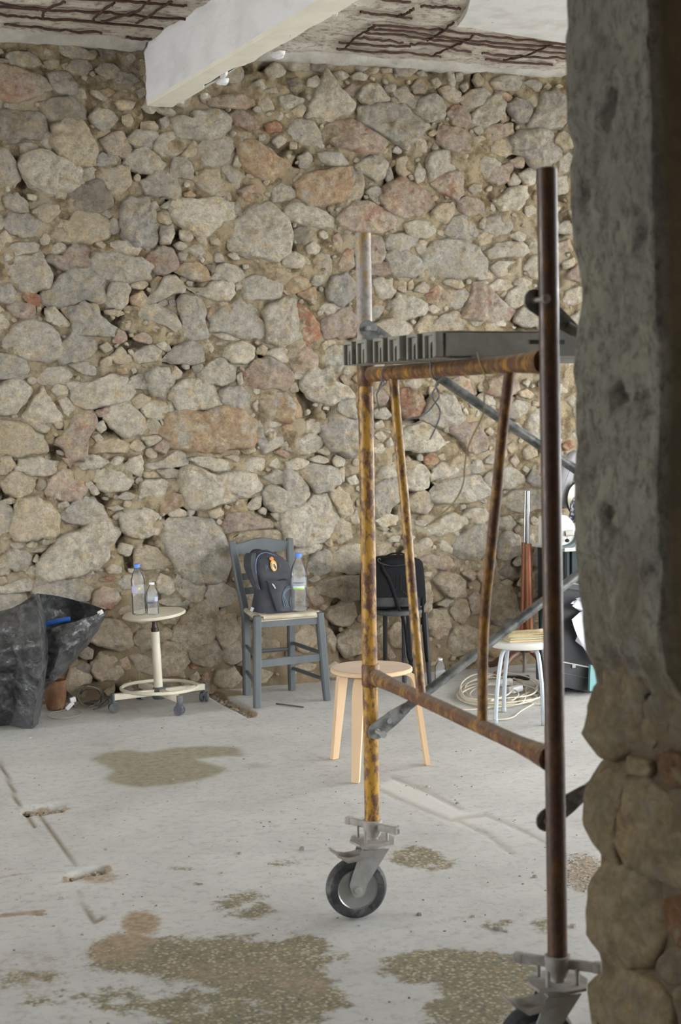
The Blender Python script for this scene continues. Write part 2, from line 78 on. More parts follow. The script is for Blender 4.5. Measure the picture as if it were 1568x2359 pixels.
w 7,20 18,8 32,2 44,6 46,12 36,20 22,24 12,23;w 36,36 44,26 56,16 70,14 74,30 68,46 58,48 44,40;w 48,4 58,-6 70,-4 72,6 62,11 54,9;g 15,74 22,64 36,66 46,74 44,84 34,90 24,84;g 32,106 40,94 50,96 52,108 46,118 36,114;g 6,116 16,106 28,106 31,120 26,134 14,132;g 28,140 36,124 50,120 62,126 60,146 44,150 32,150;p 51,92 60,84 66,90 64,106 56,108;g 74,96 82,80 94,80 102,94 104,108 90,112 78,110;p 0,50 14,46 30,48 38,56 26,60 8,58;d 36,40 48,39 58,46 64,52 50,50 40,50;g 84,34 92,22 104,26 106,44 94,50 86,46;w 120,48 126,38 132,42 131,54 124,56;w 19,36 26,31 34,38 34,44 26,42;w 0,32 8,27 14,34 6,40 0,42;g 3,80 10,76 13,88 13,104 5,106;p 45,66 54,61 60,68 56,73;g 58,66 70,62 76,70 68,78;w 99,54 106,47 108,56 102,58;g 120,66 130,60 131,80 122,82;p 34,84 48,82 50,90 38,91;t 86,75 94,72 99,76 92,79;t 18,98 28,92 36,94 28,101;d 84,64 94,56 100,62 92,70;g 84,8 94,4 100,12 94,20 84,18;w 103,10 108,6 113,10 110,14;o 84,104 92,100 95,105 88,107;g 42,156 52,152 60,158 50,163;d 78,116 92,110 102,114 94,120 82,121
"""
# ------------------------------------------------------------------ materials
def nodes(name):
    m = bpy.data.materials.new(name); m.use_nodes = True; t = m.node_tree
    return m, t, t.nodes['Principled BSDF']
def N(t, kind, **kw):
    n = t.nodes.new(kind)
    for k, v in kw.items():
        if k.startswith('i_'):
            n.inputs[int(k[2:]) if k[2:].isdigit() else k[2:].replace('_', ' ')].default_value = v
        else: setattr(n, k, v)
    return n
def tex(t, scale, detail=4, rough=0.55, coord='Object', stretch=None, kind='ShaderNodeTexNoise'):
    c = N(t, 'ShaderNodeTexCoord'); n = N(t, kind)
    n.inputs['Scale'].default_value = scale
    if kind == 'ShaderNodeTexNoise':
        n.inputs['Detail'].default_value = detail; n.inputs['Roughness'].default_value = rough
    if stretch:
        mp = N(t, 'ShaderNodeMapping'); mp.inputs['Scale'].default_value = stretch
        t.links.new(c.outputs[coord], mp.inputs[0]); t.links.new(mp.outputs[0], n.inputs['Vector'])
    else: t.links.new(c.outputs[coord], n.inputs['Vector'])
    return n
def ramp(t, src, a, b, ca=(0, 0, 0, 1), cb=(1, 1, 1, 1)):
    r = N(t, 'ShaderNodeValToRGB'); e = r.color_ramp.elements
    e[0].position, e[1].position, e[0].color, e[1].color = a, b, ca, cb
    t.links.new(src, r.inputs[0]); return r.outputs[0]
def mix(t, fac, a, b, blend='MIX'):
    m = N(t, 'ShaderNodeMix', data_type='RGBA', blend_type=blend)
    for s, v in ((m.inputs[0], fac), (m.inputs[6], a), (m.inputs[7], b)):
        if hasattr(v, 'is_output'): t.links.new(v, s)
        elif isinstance(v, (int, float)): s.default_value = v
        else: s.default_value = (*v[:3], 1)
    return m.outputs[2]
def bump(t, p, h, strength, dist, prev=None):
    b = N(t, 'ShaderNodeBump'); b.inputs['Strength'].default_value = strength; b.inputs['Distance'].default_value = dist
    t.links.new(h, b.inputs['Height'])
    if prev is not None: t.links.new(prev, b.inputs['Normal'])
    t.links.new(b.outputs[0], p.inputs['Normal']); return b.outputs[0]
def mat(name, col, rough=0.6, metal=0.0, col2=None, scale=9, lo=0.42, hi=0.6, bmp=0.0, bscale=80, bdist=0.003, spec=0.4, stretch=None, dust=None, dlo=0.5, dhi=0.7, dscale=5):
    m, t, p = nodes(name)
    p.inputs['Roughness'].default_value = rough; p.inputs['Metallic'].default_value = metal
    p.inputs['Specular IOR Level'].default_value = spec
    c = col
    if col2 is not None: c = mix(t, ramp(t, tex(t, scale, 5, stretch=stretch).outputs[0], lo, hi), col, col2)
    if dust is not None: c = mix(t, ramp(t, tex(t, dscale, 6, 0.65).outputs[0], dlo, dhi), c, dust)
    if hasattr(c, 'is_output'): t.links.new(c, p.inputs['Base Color'])
    else: p.inputs['Base Color'].default_value = (*c, 1)
    if bmp: bump(t, p, tex(t, bscale, 4, 0.6, stretch=stretch).outputs[0], bmp, bdist)
    return m
def stone_mat(name, a, b, c=None, clo=0.55, chi=0.62, veil=(0.56, 0.465, 0.32), veil2=(0.53, 0.515, 0.49)):
    m, t, p = nodes(name); p.inputs['Roughness'].default_value = 0.92; p.inputs['Specular IOR Level'].default_value = 0.15
    k = mix(t, ramp(t, tex(t, 7, 6, 0.65).outputs[0], 0.4, 0.62), a, b)
    if c is not None: k = mix(t, ramp(t, tex(t, 9, 5, 0.6, stretch=(1, 1, 1.3)).outputs[0], clo, chi), k, c)
    k = mix(t, ramp(t, tex(t, 11, 7, 0.7, stretch=(1, 1, 1.2)).outputs[0], 0.50, 0.64), k, veil)
    k = mix(t, ramp(t, tex(t, 17, 7, 0.75).outputs[0], 0.55, 0.68), k, veil2)
    k = mix(t, ramp(t, tex(t, 34, 7, 0.78).outputs[0], 0.27, 0.40), (0.23, 0.195, 0.15), k)
    k = mix(t, ramp(t, tex(t, 70, 6, 0.8, stretch=(1, 1, 1.5)).outputs[0], 0.30, 0.46), (0.27, 0.245, 0.21), k)
    k = mix(t, 1.0, k, ramp(t, tex(t, 26, 8, 0.75).outputs[0], 0.32, 0.68, (0.60, 0.59, 0.58, 1), (1.17, 1.15, 1.11, 1)), 'MULTIPLY')
    k = mix(t, 1.0, k, ramp(t, tex(t, 75, 5, 0.75).outputs[0], 0.3, 0.7, (0.86, 0.855, 0.85, 1), (1.08, 1.075, 1.06, 1)), 'MULTIPLY')
    oi = N(t, 'ShaderNodeObjectInfo')
    k = mix(t, 1.0, k, ramp(t, oi.outputs['Random'], 0, 1, (1.16, 1.165, 1.18, 1), (1.52, 1.48, 1.40, 1)), 'MULTIPLY')
    t.links.new(k, p.inputs['Base Color'])
    n1 = bump(t, p, tex(t, 15, 10, 0.78).outputs[0], 1.0, 0.05)
    bump(t, p, tex(t, 90, 6, 0.75).outputs[0], 0.8, 0.008, n1)
    return m
SM = {
    'g': stone_mat('stone_grey', (0.52, 0.49, 0.435), (0.44, 0.41, 0.36)),
    'w': stone_mat('stone_pale', (0.62, 0.585, 0.51), (0.54, 0.495, 0.415)),
    't': stone_mat('stone_tan', (0.56, 0.475, 0.34), (0.53, 0.48, 0.395)),
    'y': stone_mat('stone_cream', (0.60, 0.53, 0.36), (0.54, 0.48, 0.36)),
    'p': stone_mat('stone_pinkish', (0.49, 0.43, 0.37), (0.46, 0.35, 0.285), (0.43, 0.27, 0.2)),
    'o': stone_mat('stone_orange', (0.50, 0.385, 0.26), (0.48, 0.33, 0.21), (0.46, 0.43, 0.38)),
    'r': stone_mat('stone_brick_red', (0.43, 0.225, 0.14), (0.36, 0.2, 0.14), (0.45, 0.36, 0.3)),
    'd': stone_mat('stone_dark', (0.36, 0.33, 0.29), (0.28, 0.25, 0.21), None, 0, 1, (0.38, 0.31, 0.22), (0.4, 0.385, 0.36)),
    'b': stone_mat('stone_soiled_dim', (0.55, 0.485, 0.395), (0.46, 0.39, 0.30), (0.47, 0.33, 0.235), 0.6, 0.7, (0.42, 0.33, 0.22), (0.54, 0.49, 0.425))}  # dirt brown that also stands in for dimmer light low down

# ------------------------------------------------------------------ geometry helpers
def setp(o, label=None, cat=None, group=None, kind=None):
    for k, v in (('label', label), ('category', cat), ('group', group), ('kind', kind)):
        if v: o[k] = v
    return o
def thing(name, label, cat, loc, group=None):
    o = bpy.data.objects.new(name, None); o.empty_display_size = 0.05; C.objects.link(o)
    o.location = tuple(float(v) for v in loc); return setp(o, label, cat, group)
def origin(o):
    v = Vector((0, 0, 0))
    while o is not None: v += o.location; o = o.parent
    return v
def link(name, verts, faces, m, parent=None, smooth=True, loc=None, mats=None, midx=None):
    """world-space vertices as one mesh object; its origin sits on its parent (or on loc)."""
    base = origin(parent) if parent is not None else Vector(loc if loc is not None else (0, 0, 0))
    v = np.asarray(verts, float) - np.array(base)
    me = bpy.data.meshes.new(name); me.from_pydata(v.tolist(), [], [list(map(int, f)) for f in faces])
    for q in (mats or [m]): me.materials.append(q)
    me.polygons.foreach_set('use_smooth', [bool(smooth)] * len(me.polygons))
    if midx is not None: me.polygons.foreach_set('material_index', midx)
    me.update()
    o = bpy.data.objects.new(name, me); C.objects.link(o)
    if parent is not None: o.parent = parent
    elif loc is not None: o.location = loc
    return o
class MB:
    def __init__(s): s.v, s.f = [], []
    def add(s, v, f):
        k = len(s.v); s.v += [tuple(map(float, p)) for p in v]; s.f += [[i + k for i in q] for q in f]; return s
    def box(s, c, d, rot=None, bev=0.0):
        """chamfered box of size d at c; rot = 3x3 axes (columns)"""
        R = np.eye(3) if rot is None else np.array(rot); c = np.array(c, float); d = np.array(d, float) / 2
        bm = bmesh.new(); bmesh.ops.create_cube(bm, size=2)
        for v in bm.verts: v.co = Vector((v.co.x * d[0], v.co.y * d[1], v.co.z * d[2]))
        if bev: bmesh.ops.bevel(bm, geom=bm.edges[:], offset=min(bev, min(d) * 0.9), segments=2, affect='EDGES', profile=0.6)
        bm.verts.index_update()
        s.add([c + R @ np.array(v.co) for v in bm.verts], [[v.index for v in f.verts] for f in bm.faces]); bm.free(); return s
    def tube(s, pts, r, n=12, cap=True, closed=False, flat=1.0, up=(0, 0, 1)):
        P = [np.array(p, float) for p in pts]; m = len(P); rs = r if isinstance(r, (list, tuple)) else [r] * m
        V, prev = [], None
        for i, p in enumerate(P):
            a = P[(i - 1) % m] if (closed or i > 0) else p; b = P[(i + 1) % m] if (closed or i < m - 1) else p
            d = b - a; d = d / (np.linalg.norm(d) + 1e-12)
            if prev is None:
                u = np.array(up, float)
                if abs(u @ d) > 0.95: u = np.array((1.0, 0, 0))
            else: u = prev
            u = u - d * (u @ d); u /= np.linalg.norm(u) + 1e-12; prev = u; w = np.cross(d, u)
            for k in range(n):
                t = 2 * math.pi * k / n; V.append(p + rs[i] * (math.cos(t) * u * flat + math.sin(t) * w))
        Fs = []
        for i in range(m if closed else m - 1):
            j = (i + 1) % m
            for k in range(n):
                l = (k + 1) % n; Fs.append([i * n + k, i * n + l, j * n + l, j * n + k])
        if cap and not closed:
            Fs.append(list(range(n))[::-1]); Fs.append([(m - 1) * n + k for k in range(n)])
        return s.add(V, Fs)
    def lathe(s, c, prof, axis=(0, 0, 1), n=24, cap=True):
        """prof = [(radius, height)], along axis from c"""
        a = np.array(axis, float); a /= np.linalg.norm(a)
        u = np.array((1.0, 0, 0)) if abs(a[0]) < 0.9 else np.array((0, 1.0, 0)); u = u - a * (u @ a); u /= np.linalg.norm(u); w = np.cross(a, u)
        c = np.array(c, float); V = []
        for r, h in prof:
            for k in range(n):
                t = 2 * math.pi * k / n; V.append(c + a * h + r * (math.cos(t) * u + math.sin(t) * w))
        Fs = [[i * n + k, i * n + (k + 1) % n, (i + 1) * n + (k + 1) % n, (i + 1) * n + k] for i in range(len(prof) - 1) for k in range(n)]
        if cap: Fs.append(list(range(n))[::-1]); Fs.append([(len(prof) - 1) * n + k for k in range(n)])
        return s.add(V, Fs)
    def prism(s, pts, vec):
        """flat outline extruded by vec"""
        P = [np.array(p, float) for p in pts]; n = len(P); v = np.array(vec, float)
        return s.add(P + [p + v for p in P], [list(range(n))[::-1], [n + k for k in range(n)]] + [[k, (k + 1) % n, n + (k + 1) % n, n + k] for k in range(n)])
    def grid(s, rows, thick=None):
        """rows of points (equal lengths) as a sheet"""
        m, n = len(rows), len(rows[0]); V = [p for r in rows for p in r]
        return s.add(V, [[i * n + k, i * n + k + 1, (i + 1) * n + k + 1, (i + 1) * n + k] for i in range(m - 1) for k in range(n - 1)])
    def build(s, name, m, parent=None, smooth=True, loc=None, angle=35):
        o = link(name, s.v, s.f, m, parent, smooth, loc)
        bm = bmesh.new(); bm.from_mesh(o.data); bmesh.ops.recalc_face_normals(bm, faces=bm.faces[:])
        if smooth:
            ca = math.radians(angle)
            for e in bm.edges:
                if len(e.link_faces) == 2 and e.calc_face_angle(0) > ca: e.smooth = False
        bm.to_mesh(o.data); bm.free(); return o
def frame(d, up=(0, 0, 1)):
    """3x3 axes with x along d"""
    x = np.array(d, float); x /= np.linalg.norm(x); u = np.array(up, float)
    if abs(u @ x) > 0.98: u = np.array((0, 1.0, 0))
    y = np.cross(u, x); y /= np.linalg.norm(y); z = np.cross(x, y); return np.stack([x, y, z], 1)
def spline(pts, k=6):
    P = [np.array(p, float) for p in pts]; out = []
    for i in range(len(P) - 1):
        a, b, c, d = P[max(i - 1, 0)], P[i], P[i + 1], P[min(i + 2, len(P) - 1)]
        for j in range(k):
            t = j / k
            out.append(0.5 * (2 * b + (c - a) * t + (2 * a - 5 * b + 4 * c - d) * t * t + (3 * b - a - 3 * c + d) * t ** 3))
    return out + [P[-1]]
def inpoly(px, py, poly):
    r = np.zeros(np.shape(px), bool); n = len(poly)
    for i in range(n):
        x1, y1 = poly[i]; x2, y2 = poly[(i + 1) % n]
        if y1 == y2: continue
        c = ((y1 > py) != (y2 > py)) & (px < (x2 - x1) * (py - y1) / (y2 - y1) + x1); r ^= c
    return r
def polydist(px, py, line):
    d = np.full(np.shape(px), 1e9)
    for (x1, y1), (x2, y2) in zip(line[:-1], line[1:]):
        dx, dy = x2 - x1, y2 - y1; L = dx * dx + dy * dy + 1e-9
        t = np.clip(((px - x1) * dx + (py - y1) * dy) / L, 0, 1)
        d = np.minimum(d, np.hypot(px - x1 - t * dx, py - y1 - t * dy))
    return d
# ================================================================== THE SETTING
YW, ZC = 8.30, 3.60            # mortar face of the back wall, underside of the slab
# ------------------------------------------------------------------ back wall: mortar bed, then stones laid into it
mm, t, p = nodes('lime_mortar'); p.inputs['Roughness'].default_value = 0.95; p.inputs['Specular IOR Level'].default_value = 0.1
k = mix(t, ramp(t, tex(t, 3.0, 5).outputs[0], 0.38, 0.62), (0.52, 0.415, 0.26), (0.485, 0.41, 0.295))
k = mix(t, ramp(t, tex(t, 11, 6, 0.7).outputs[0], 0.38, 0.54), (0.235, 0.175, 0.10), k)
at = N(t, 'ShaderNodeAttribute', attribute_name='soil_dim')
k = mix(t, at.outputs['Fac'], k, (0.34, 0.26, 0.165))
t.links.new(k, p.inputs['Base Color'])
b1 = bump(t, p, tex(t, 20, 9, 0.75).outputs[0], 1.0, 0.035); bump(t, p, tex(t, 120, 3).outputs[0], 0.5, 0.004, b1)
gx = np.arange(0.5, 5.71, 0.022); gz = np.arange(-0.02, ZC + 0.03, 0.022)
V = []; soil_dim = []
for z in gz:
    for x in gx:
        e = min(1.0, (x - 0.5) / 0.2, (5.7 - x) / 0.2)
        vd = mnoise.voronoi(Vector((x * 7.5, z * 9 + .3 * nz(x, 0, z, 9), 1.5)))[0]
        d = 0.006 + 0.014 * fbm(x, 0, z, 3.5, 2) + 0.013 * fbm(x, 5, z, 16, 3) - 0.020 * max(0, 1 - (vd[0] / max(1e-3, vd[1])) ** 2) + 0.008
        h = fbm(x, 9, z, 5.5, 3)
        if h > 0.42: d += min(0.07, (h - 0.42) * 0.5)
        if h < -0.25: d += (h + 0.25) * 0.05
        V.append((x, YW + max(-0.035, d * e), z))
        soil_dim.append(min(1, max(0, (0.62 - z) * 2.2 + 0.7 * fbm(x, 2, z, 2.5, 3))))  # low mortar coloured darker, for ground dirt and for weaker light there
nx = len(gx); Fs = [[r * nx + i, r * nx + i + 1, (r + 1) * nx + i + 1, (r + 1) * nx + i] for r in range(len(gz) - 1) for i in range(nx - 1)]
k0 = len(V)
for (xa, xb) in ((-5.2, gx[0]), (gx[-1], 7.6)):          # plain continuation of the wall outside the stones that were measured
    k0 = len(V); V += [(xa, YW, gz[0]), (xb, YW, gz[0]), (xb, YW, gz[-1]), (xa, YW, gz[-1])]; soil_dim += [0.3, 0.3, 0, 0]; Fs.append([k0, k0 + 1, k0 + 2, k0 + 3])
k0 = len(V); a, b = -5.2, 7.6
V += [(a, 8.75, -.02), (b, 8.75, -.02), (b, 8.75, 3.7), (a, 8.75, 3.7)]; soil_dim += [0] * 4; Fs.append([k0 + 3, k0 + 2, k0 + 1, k0])
wall = link('wall_back', V, Fs, mm); setp(wall, 'rubble stone back wall with tan mortar behind all the furniture', 'wall', kind='structure')
wall.data.attributes.new('soil_dim', 'FLOAT', 'POINT').data.foreach_set('value', soil_dim)

def stone_mesh(poly, put, h, seed, n, tilt=0.12, rag=1.0):
    """poly: 2-D outline; put(u, v, d) -> world point d in front of the wall. Bedded rim, craggy domed face."""
    P = np.array(poly, float); size = math.sqrt(max(1e-6, 0.5 * abs(np.dot(P[:, 0], np.roll(P[:, 1], 1)) - np.dot(P[:, 1], np.roll(P[:, 0], 1)))))
    P = np.stack([0.9 * P + 0.1 * np.roll(P, -1, 0), 0.1 * P + 0.9 * np.roll(P, -1, 0)], 1).reshape(-1, 2)
    L = np.r_[0, np.cumsum(np.linalg.norm(np.roll(P, -1, 0) - P, axis=1))]
    s = np.linspace(0, L[-1], n, endpoint=False); Q = np.vstack([P, P[:1]])
    P = np.stack([np.interp(s, L, Q[:, 0]), np.interp(s, L, Q[:, 1])], 1); c = P.mean(0)
    P = np.array([q + rag * (q - c) * (0.16 * nz(q[0], q[1], seed * 3.1, 1.8 / max(size, .03)) + 0.14 * nz(q[0], q[1], seed * 1.3, 5 / max(size, .03))) for q in P])
    rs = random.Random(seed); tx, ty = rs.uniform(-tilt, tilt), rs.uniform(-tilt, tilt); a0 = rs.random() * 6.28
    cuts = [(math.cos(a0 + k * 2.1 + rs.uniform(-.5, .5)), math.sin(a0 + k * 2.1 + rs.uniform(-.5, .5)), rs.uniform(.35, 1.5), rs.uniform(1.0, 1.45)) for k in range(3)]
    V = []; rings = ((1.05, -0.03), (1.01, 0.30), (0.96, 0.78), (0.87, 0.95), (0.74, 1.0), (0.58, 1.0), (0.40, 1.0), (0.2, 1.0)) if n > 20 else ((1.05, -0.03), (1.01, 0.30), (0.96, 0.80), (0.8, 0.97), (0.42, 1.0))
    for f, g in rings:
        for q in P:
            rr = (q - c) * f; x, y = c + rr
            if g < 0: d = g * h
            else:
                m = min(1.12, min(o - k * (ux * rr[0] + uy * rr[1]) / max(size, .02) for ux, uy, k, o in cuts))
                d = g * h * max(.3, m) + h * g * (0.42 * fbm(x, seed * 1.7, y, 1.1 / max(size, 0.02), 2) + 0.34 * fbm(x, seed * 1.1, y, 24, 2)) + g * (tx * rr[0] + ty * rr[1])
            V.append(put(x, y, d if g < 0 else max(d, -0.02)))
    V.append(put(c[0], c[1], h * min(1.1, min(q[3] for q in cuts))))
    Fs = []; m = len(rings)
    for i in range(m - 1):
        for k in range(n): Fs.append([i * n + k, i * n + (k + 1) % n, (i + 1) * n + (k + 1) % n, (i + 1) * n + k])
    for k in range(n): Fs.append([(m - 1) * n + k, (m - 1) * n + (k + 1) % n, m * n])
    return V, Fs, size
def wput(x, z, d): return (x, YW + 0.004 - d, z)
polys = []
for line in STONES.strip().split('\n'):
    if line.startswith('@'):
        ox, oy = map(float, line[1:].split(',')); continue
    for s in line.split(';'):
        w = s.split(); pts = [tuple(float(v) for v in q.split(',')) for q in w[1:]]
        pts = [(ox + 10 * a / 4.612, oy + 10 * b / 4.612) for a, b in pts]
        cx, cy = np.mean(pts, 0)
        if any(abs(cx - q[2]) < 150 and abs(cy - q[3]) < 150 and inpoly(np.array(cx), np.array(cy), q[1]) for q in polys): continue
        if cy > 2359: continue
        polys.append((w[0], pts, cx, cy))
CX, CZ = np.meshgrid(np.arange(0.55, 5.66, 0.012), np.arange(0.0, ZC, 0.012))
pxg, pyg = projs(np.stack([CX, np.full_like(CX, YW - 0.02), CZ], -1)); cover = np.zeros(CX.shape, bool)
laid = []
for i, (k, pts, cx, cy) in enumerate(polys):
    x0, x1 = min(a for a, b in pts), max(a for a, b in pts); y0, y1 = min(b for a, b in pts), max(b for a, b in pts)
    sel = (pxg > x0 - 4) & (pxg < x1 + 4) & (pyg > y0 - 4) & (pyg < y1 + 4)
    cover[sel] |= inpoly(pxg[sel], pyg[sel], [((a - cx) * 1.1 + cx, (b - cy) * 1.1 + cy) for a, b in pts])
    g = np.array([onY(a, b, YW - 0.025) for a, b in pts])[:, [0, 2]]; gc = g.mean(0); g = gc + (g - gc) * 1.19
    if g[:, 1].max() < 0.01: continue
    g[:, 1] = np.maximum(g[:, 1], 0.005)
    A = 0.5 * abs(np.dot(g[:, 0], np.roll(g[:, 1], 1)) - np.dot(g[:, 1], np.roll(g[:, 0], 1)))
    zc = g[:, 1].mean() + 0.12 * nz(gc[0], 3, gc[1], 2)
    if zc < 0.62 and k in 'gwt': k = 'b' if (zc < 0.42 or k == 'g') else 'g'  # low stones take browner kinds: dirt plus painted dimness
    laid.append((A, k, g, i))
laid.sort(key=lambda q: -q[0])
sv, sf, si = [], [], []; keys = list(SM)
def stuff(V, Fs, k):
    b = len(sv); sv.extend(V); sf.extend([[q + b for q in f] for f in Fs]); si.extend([keys.index(k)] * len(Fs))
for r, (A, k, g, i) in enumerate(laid):
    sz = math.sqrt(A); h = min(0.055, max(0.022, 0.21 * sz)) * random.Random(i).uniform(0.7, 1.25)
    V, Fs, _ = stone_mesh(g, wput, h, i + 1, 48 if sz > 0.15 else 34 if sz > 0.08 else 16)
    if r < 300: link('stone', V, Fs, SM[k], wall)
    else: stuff(V, Fs, k)
# small packing stones wedged between, and coarse stones to either side of the measured part
random.seed(5)
def free(x, z, r):
    i0, i1 = int((z - r) / 0.012), int((z + r) / 0.012) + 1; j0, j1 = int((x - r - 0.55) / 0.012), int((x + r - 0.55) / 0.012) + 1
    if i0 < 0 or j0 < 0 or i1 >= cover.shape[0] or j1 >= cover.shape[1]: return None
    return i0, i1, j0, j1
cnt = 0
for rad, tries in ((0.10, 500), (0.07, 900), (0.05, 2500), (0.036, 5000), (0.025, 8000), (0.017, 9000)):
    for _ in range(tries):
        x, z = random.uniform(0.6, 5.6), random.uniform(0.02, ZC - 0.06); q = free(x, z, rad)
        if q is None: continue
        i0, i1, j0, j1 = q
        if cover[i0:i1, j0:j1]  .mean() > 0.12: continue
        px, py = projs(np.array((x, YW, z)))
        if rad > 0.055 and -10 < px < 1330 and 0.3 < z < 3.4: continue
        cover[i0:i1, j0:j1] = True
        a0 = random.random() * 6; m = random.randint(4, 6); el = random.uniform(0.5, 1.0); ro = random.uniform(-.6, .6)
        g = [(rad * random.uniform(0.75, 1.35) * math.cos(a0 + 6.283 * j / m), el * rad * random.uniform(0.75, 1.3) * math.sin(a0 + 6.283 * j / m)) for j in range(m)]
        g = [(x + u * math.cos(ro) - v * math.sin(ro), z + u * math.sin(ro) + v * math.cos(ro)) for u, v in g]
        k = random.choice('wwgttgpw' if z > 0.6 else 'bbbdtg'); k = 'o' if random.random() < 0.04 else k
        V, Fs, _ = stone_mesh(g, wput, max(0.012, 0.3 * rad * random.uniform(0.6, 1.3)), 1000 + cnt, 12 if rad < 0.05 else 18); cnt += 1
        stuff(V, Fs, k)
o = link('packing_stone', sv, sf, None, wall, mats=[SM[k] for k in keys], midx=si); setp(o, kind='stuff')

# ------------------------------------------------------------------ floor
fm, t, p = nodes('worn_terrazzo_floor'); p.inputs['Roughness'].default_value = 0.82; p.inputs['Specular IOR Level'].default_value = 0.22
def attr(n): return N(t, 'ShaderNodeAttribute', attribute_name=n).outputs['Fac']
dust = mix(t, ramp(t, tex(t, 1.6, 6, 0.6).outputs[0], 0.35, 0.65), (0.515, 0.512, 0.492), (0.455, 0.45, 0.43))
dust = mix(t, ramp(t, tex(t, 24, 8, 0.78).outputs[0], 0.34, 0.5), (0.36, 0.355, 0.335), dust)
vo = tex(t, 85, kind='ShaderNodeTexVoronoi'); sep = N(t, 'ShaderNodeSeparateColor'); t.links.new(vo.outputs['Color'], sep.inputs[0])
cr = N(t, 'ShaderNodeValToRGB'); cr.color_ramp.interpolation = 'CONSTANT'; e = cr.color_ramp.elements
e[0].position = 0; e[0].color = (0.27, 0.24, 0.155, 1); e[1].position = 0.22; e[1].color = (0.17, 0.16, 0.115, 1)
for ps, cc in ((0.36, (0.42, 0.38, 0.27)), (0.55, (0.13, 0.13, 0.125)), (0.66, (0.36, 0.28, 0.17)), (0.78, (0.43, 0.40, 0.31)), (0.9, (0.27, 0.24, 0.16))):
    q = e.new(ps); q.color = (*cc, 1)
t.links.new(sep.outputs[0], cr.inputs[0])
peb = mix(t, ramp(t, vo.outputs['Distance'], 0.35, 0.6), cr.outputs[0], (0.215, 0.19, 0.13))
st = N(t, 'ShaderNodeMath', operation='MULTIPLY_ADD'); st.inputs[1].default_value = 1.15
t.links.new(tex(t, 9, 8, 0.75).outputs[0], st.inputs[0]); t.links.new(attr('stain'), st.inputs[2])
k = mix(t, ramp(t, st.outputs[0], 0.88, 1.5), dust, peb)
k = mix(t, 1.0, k, ramp(t, tex(t, 2.2, 8, 0.7).outputs[0], 0.3, 0.7, (0.86, 0.865, 0.86, 1), (1.08, 1.075, 1.07, 1)), 'MULTIPLY')
k = mix(t, attr('damp'), k, mix(t, ramp(t, tex(t, 30, 5, 0.7).outputs[0], 0.35, 0.6), (0.19, 0.17, 0.115), (0.30, 0.27, 0.19)))
er = N(t, 'ShaderNodeMath', operation='MULTIPLY_ADD'); er.inputs[1].default_value = 0.8
t.links.new(tex(t, 22, 6, 0.7).outputs[0], er.inputs[0]); t.links.new(attr('earth'), er.inputs[2])
k = mix(t, ramp(t, er.outputs[0], 0.72, 1.0), k, mix(t, ramp(t, tex(t, 40, 4).outputs[0], 0.4, 0.6), (0.26, 0.20, 0.135), (0.36, 0.28, 0.20)))
k = mix(t, attr('screed'), k, (0.57, 0.55, 0.515))
k = mix(t, attr('crack_hole'), k, (0.26, 0.22, 0.17))
t.links.new(k, p.inputs['Base Color'])
bump(t, p, tex(t, 60, 7, 0.75).outputs[0], 0.35, 0.004)
fx = np.r_[-5.2, -1, np.arange(0.25, 4.9, 0.016), 5.5, 7.6]; fy = np.r_[-3.2, 0, 1.5, np.arange(2.6, 8.36, 0.016), 8.7]
X, Y = np.meshgrid(fx, fy); P3 = np.stack([X, Y, np.zeros_like(X)], -1); PX, PY = projs(P3)
vis = (Y > 1.5)
def blob(lst):
    m = np.zeros(X.shape)
    for cx, cy, rx, ry, s in lst:
        d = np.sqrt(((PX - cx) / rx) ** 2 + ((PY - cy) / ry) ** 2); m = np.maximum(m, s * np.clip(1.55 - d, 0, 1))
    return m * vis
def area(poly, soft=10):
    return np.where(inpoly(PX, PY, poly) & vis, 1.0, 0.0)
def near(line, w, yw=None): return np.clip(1.4 - polydist(PX, PY, line) / w, 0, 1) * vis
stain = blob([(480, 2205, 290, 52, .62), (300, 2195, 110, 48, .62), (620, 2260, 170, 60, .55), (700, 2300, 110, 60, .55), (700, 2180, 70, 40, .5), (560, 2085, 90, 38, .42), (1020, 2225, 160, 42, .62), (1130, 2260, 140, 70, .62),
              (1080, 2330, 110, 50, .55), (960, 1975, 75, 28, .5), (1010, 1990, 60, 20, .38), (1010, 1760 + 160, 60, 10, .2), (640, 1985, 40, 12, .38), (420, 2000, 36, 7, .4), (700, 1985, 50, 10, .34), (300, 2300, 170, 50, .36), (80, 2270, 130, 60, .34), (1150, 2130, 60, 20, .36),
              (480, 2330, 180, 60, .5), (620, 2330, 120, 60, .44), (1010, 2120, 120, 22, .2), (830, 2270, 60, 50, .1), (60, 2000, 70, 8, .34), (40, 2105, 90, 8, .36), (820, 2190, 40, 20, .2), (1260, 2130, 60, 30, .36), (450, 2035, 26, 6, .4)])
damp = np.clip(np.maximum(0.9 * area([(208, 1748), (235, 1735), (290, 1726), (340, 1733), (400, 1722), (470, 1718), (545, 1720), (566, 1740), (500, 1742), (448, 1748), (500, 1762), (525, 1770), (500, 1784), (460, 1796), (390, 1808), (320, 1813), (270, 1806), (240, 1793), (262, 1775), (235, 1760)]), blob([(590, 1763, 28, 5, .5), (240, 1715, 30, 5, .3)])), 0, 1)
for _ in range(2): damp = (damp + np.roll(damp, 1, 0) + np.roll(damp, -1, 0) + np.roll(damp, 1, 1) + np.roll(damp, -1, 1)) / 5
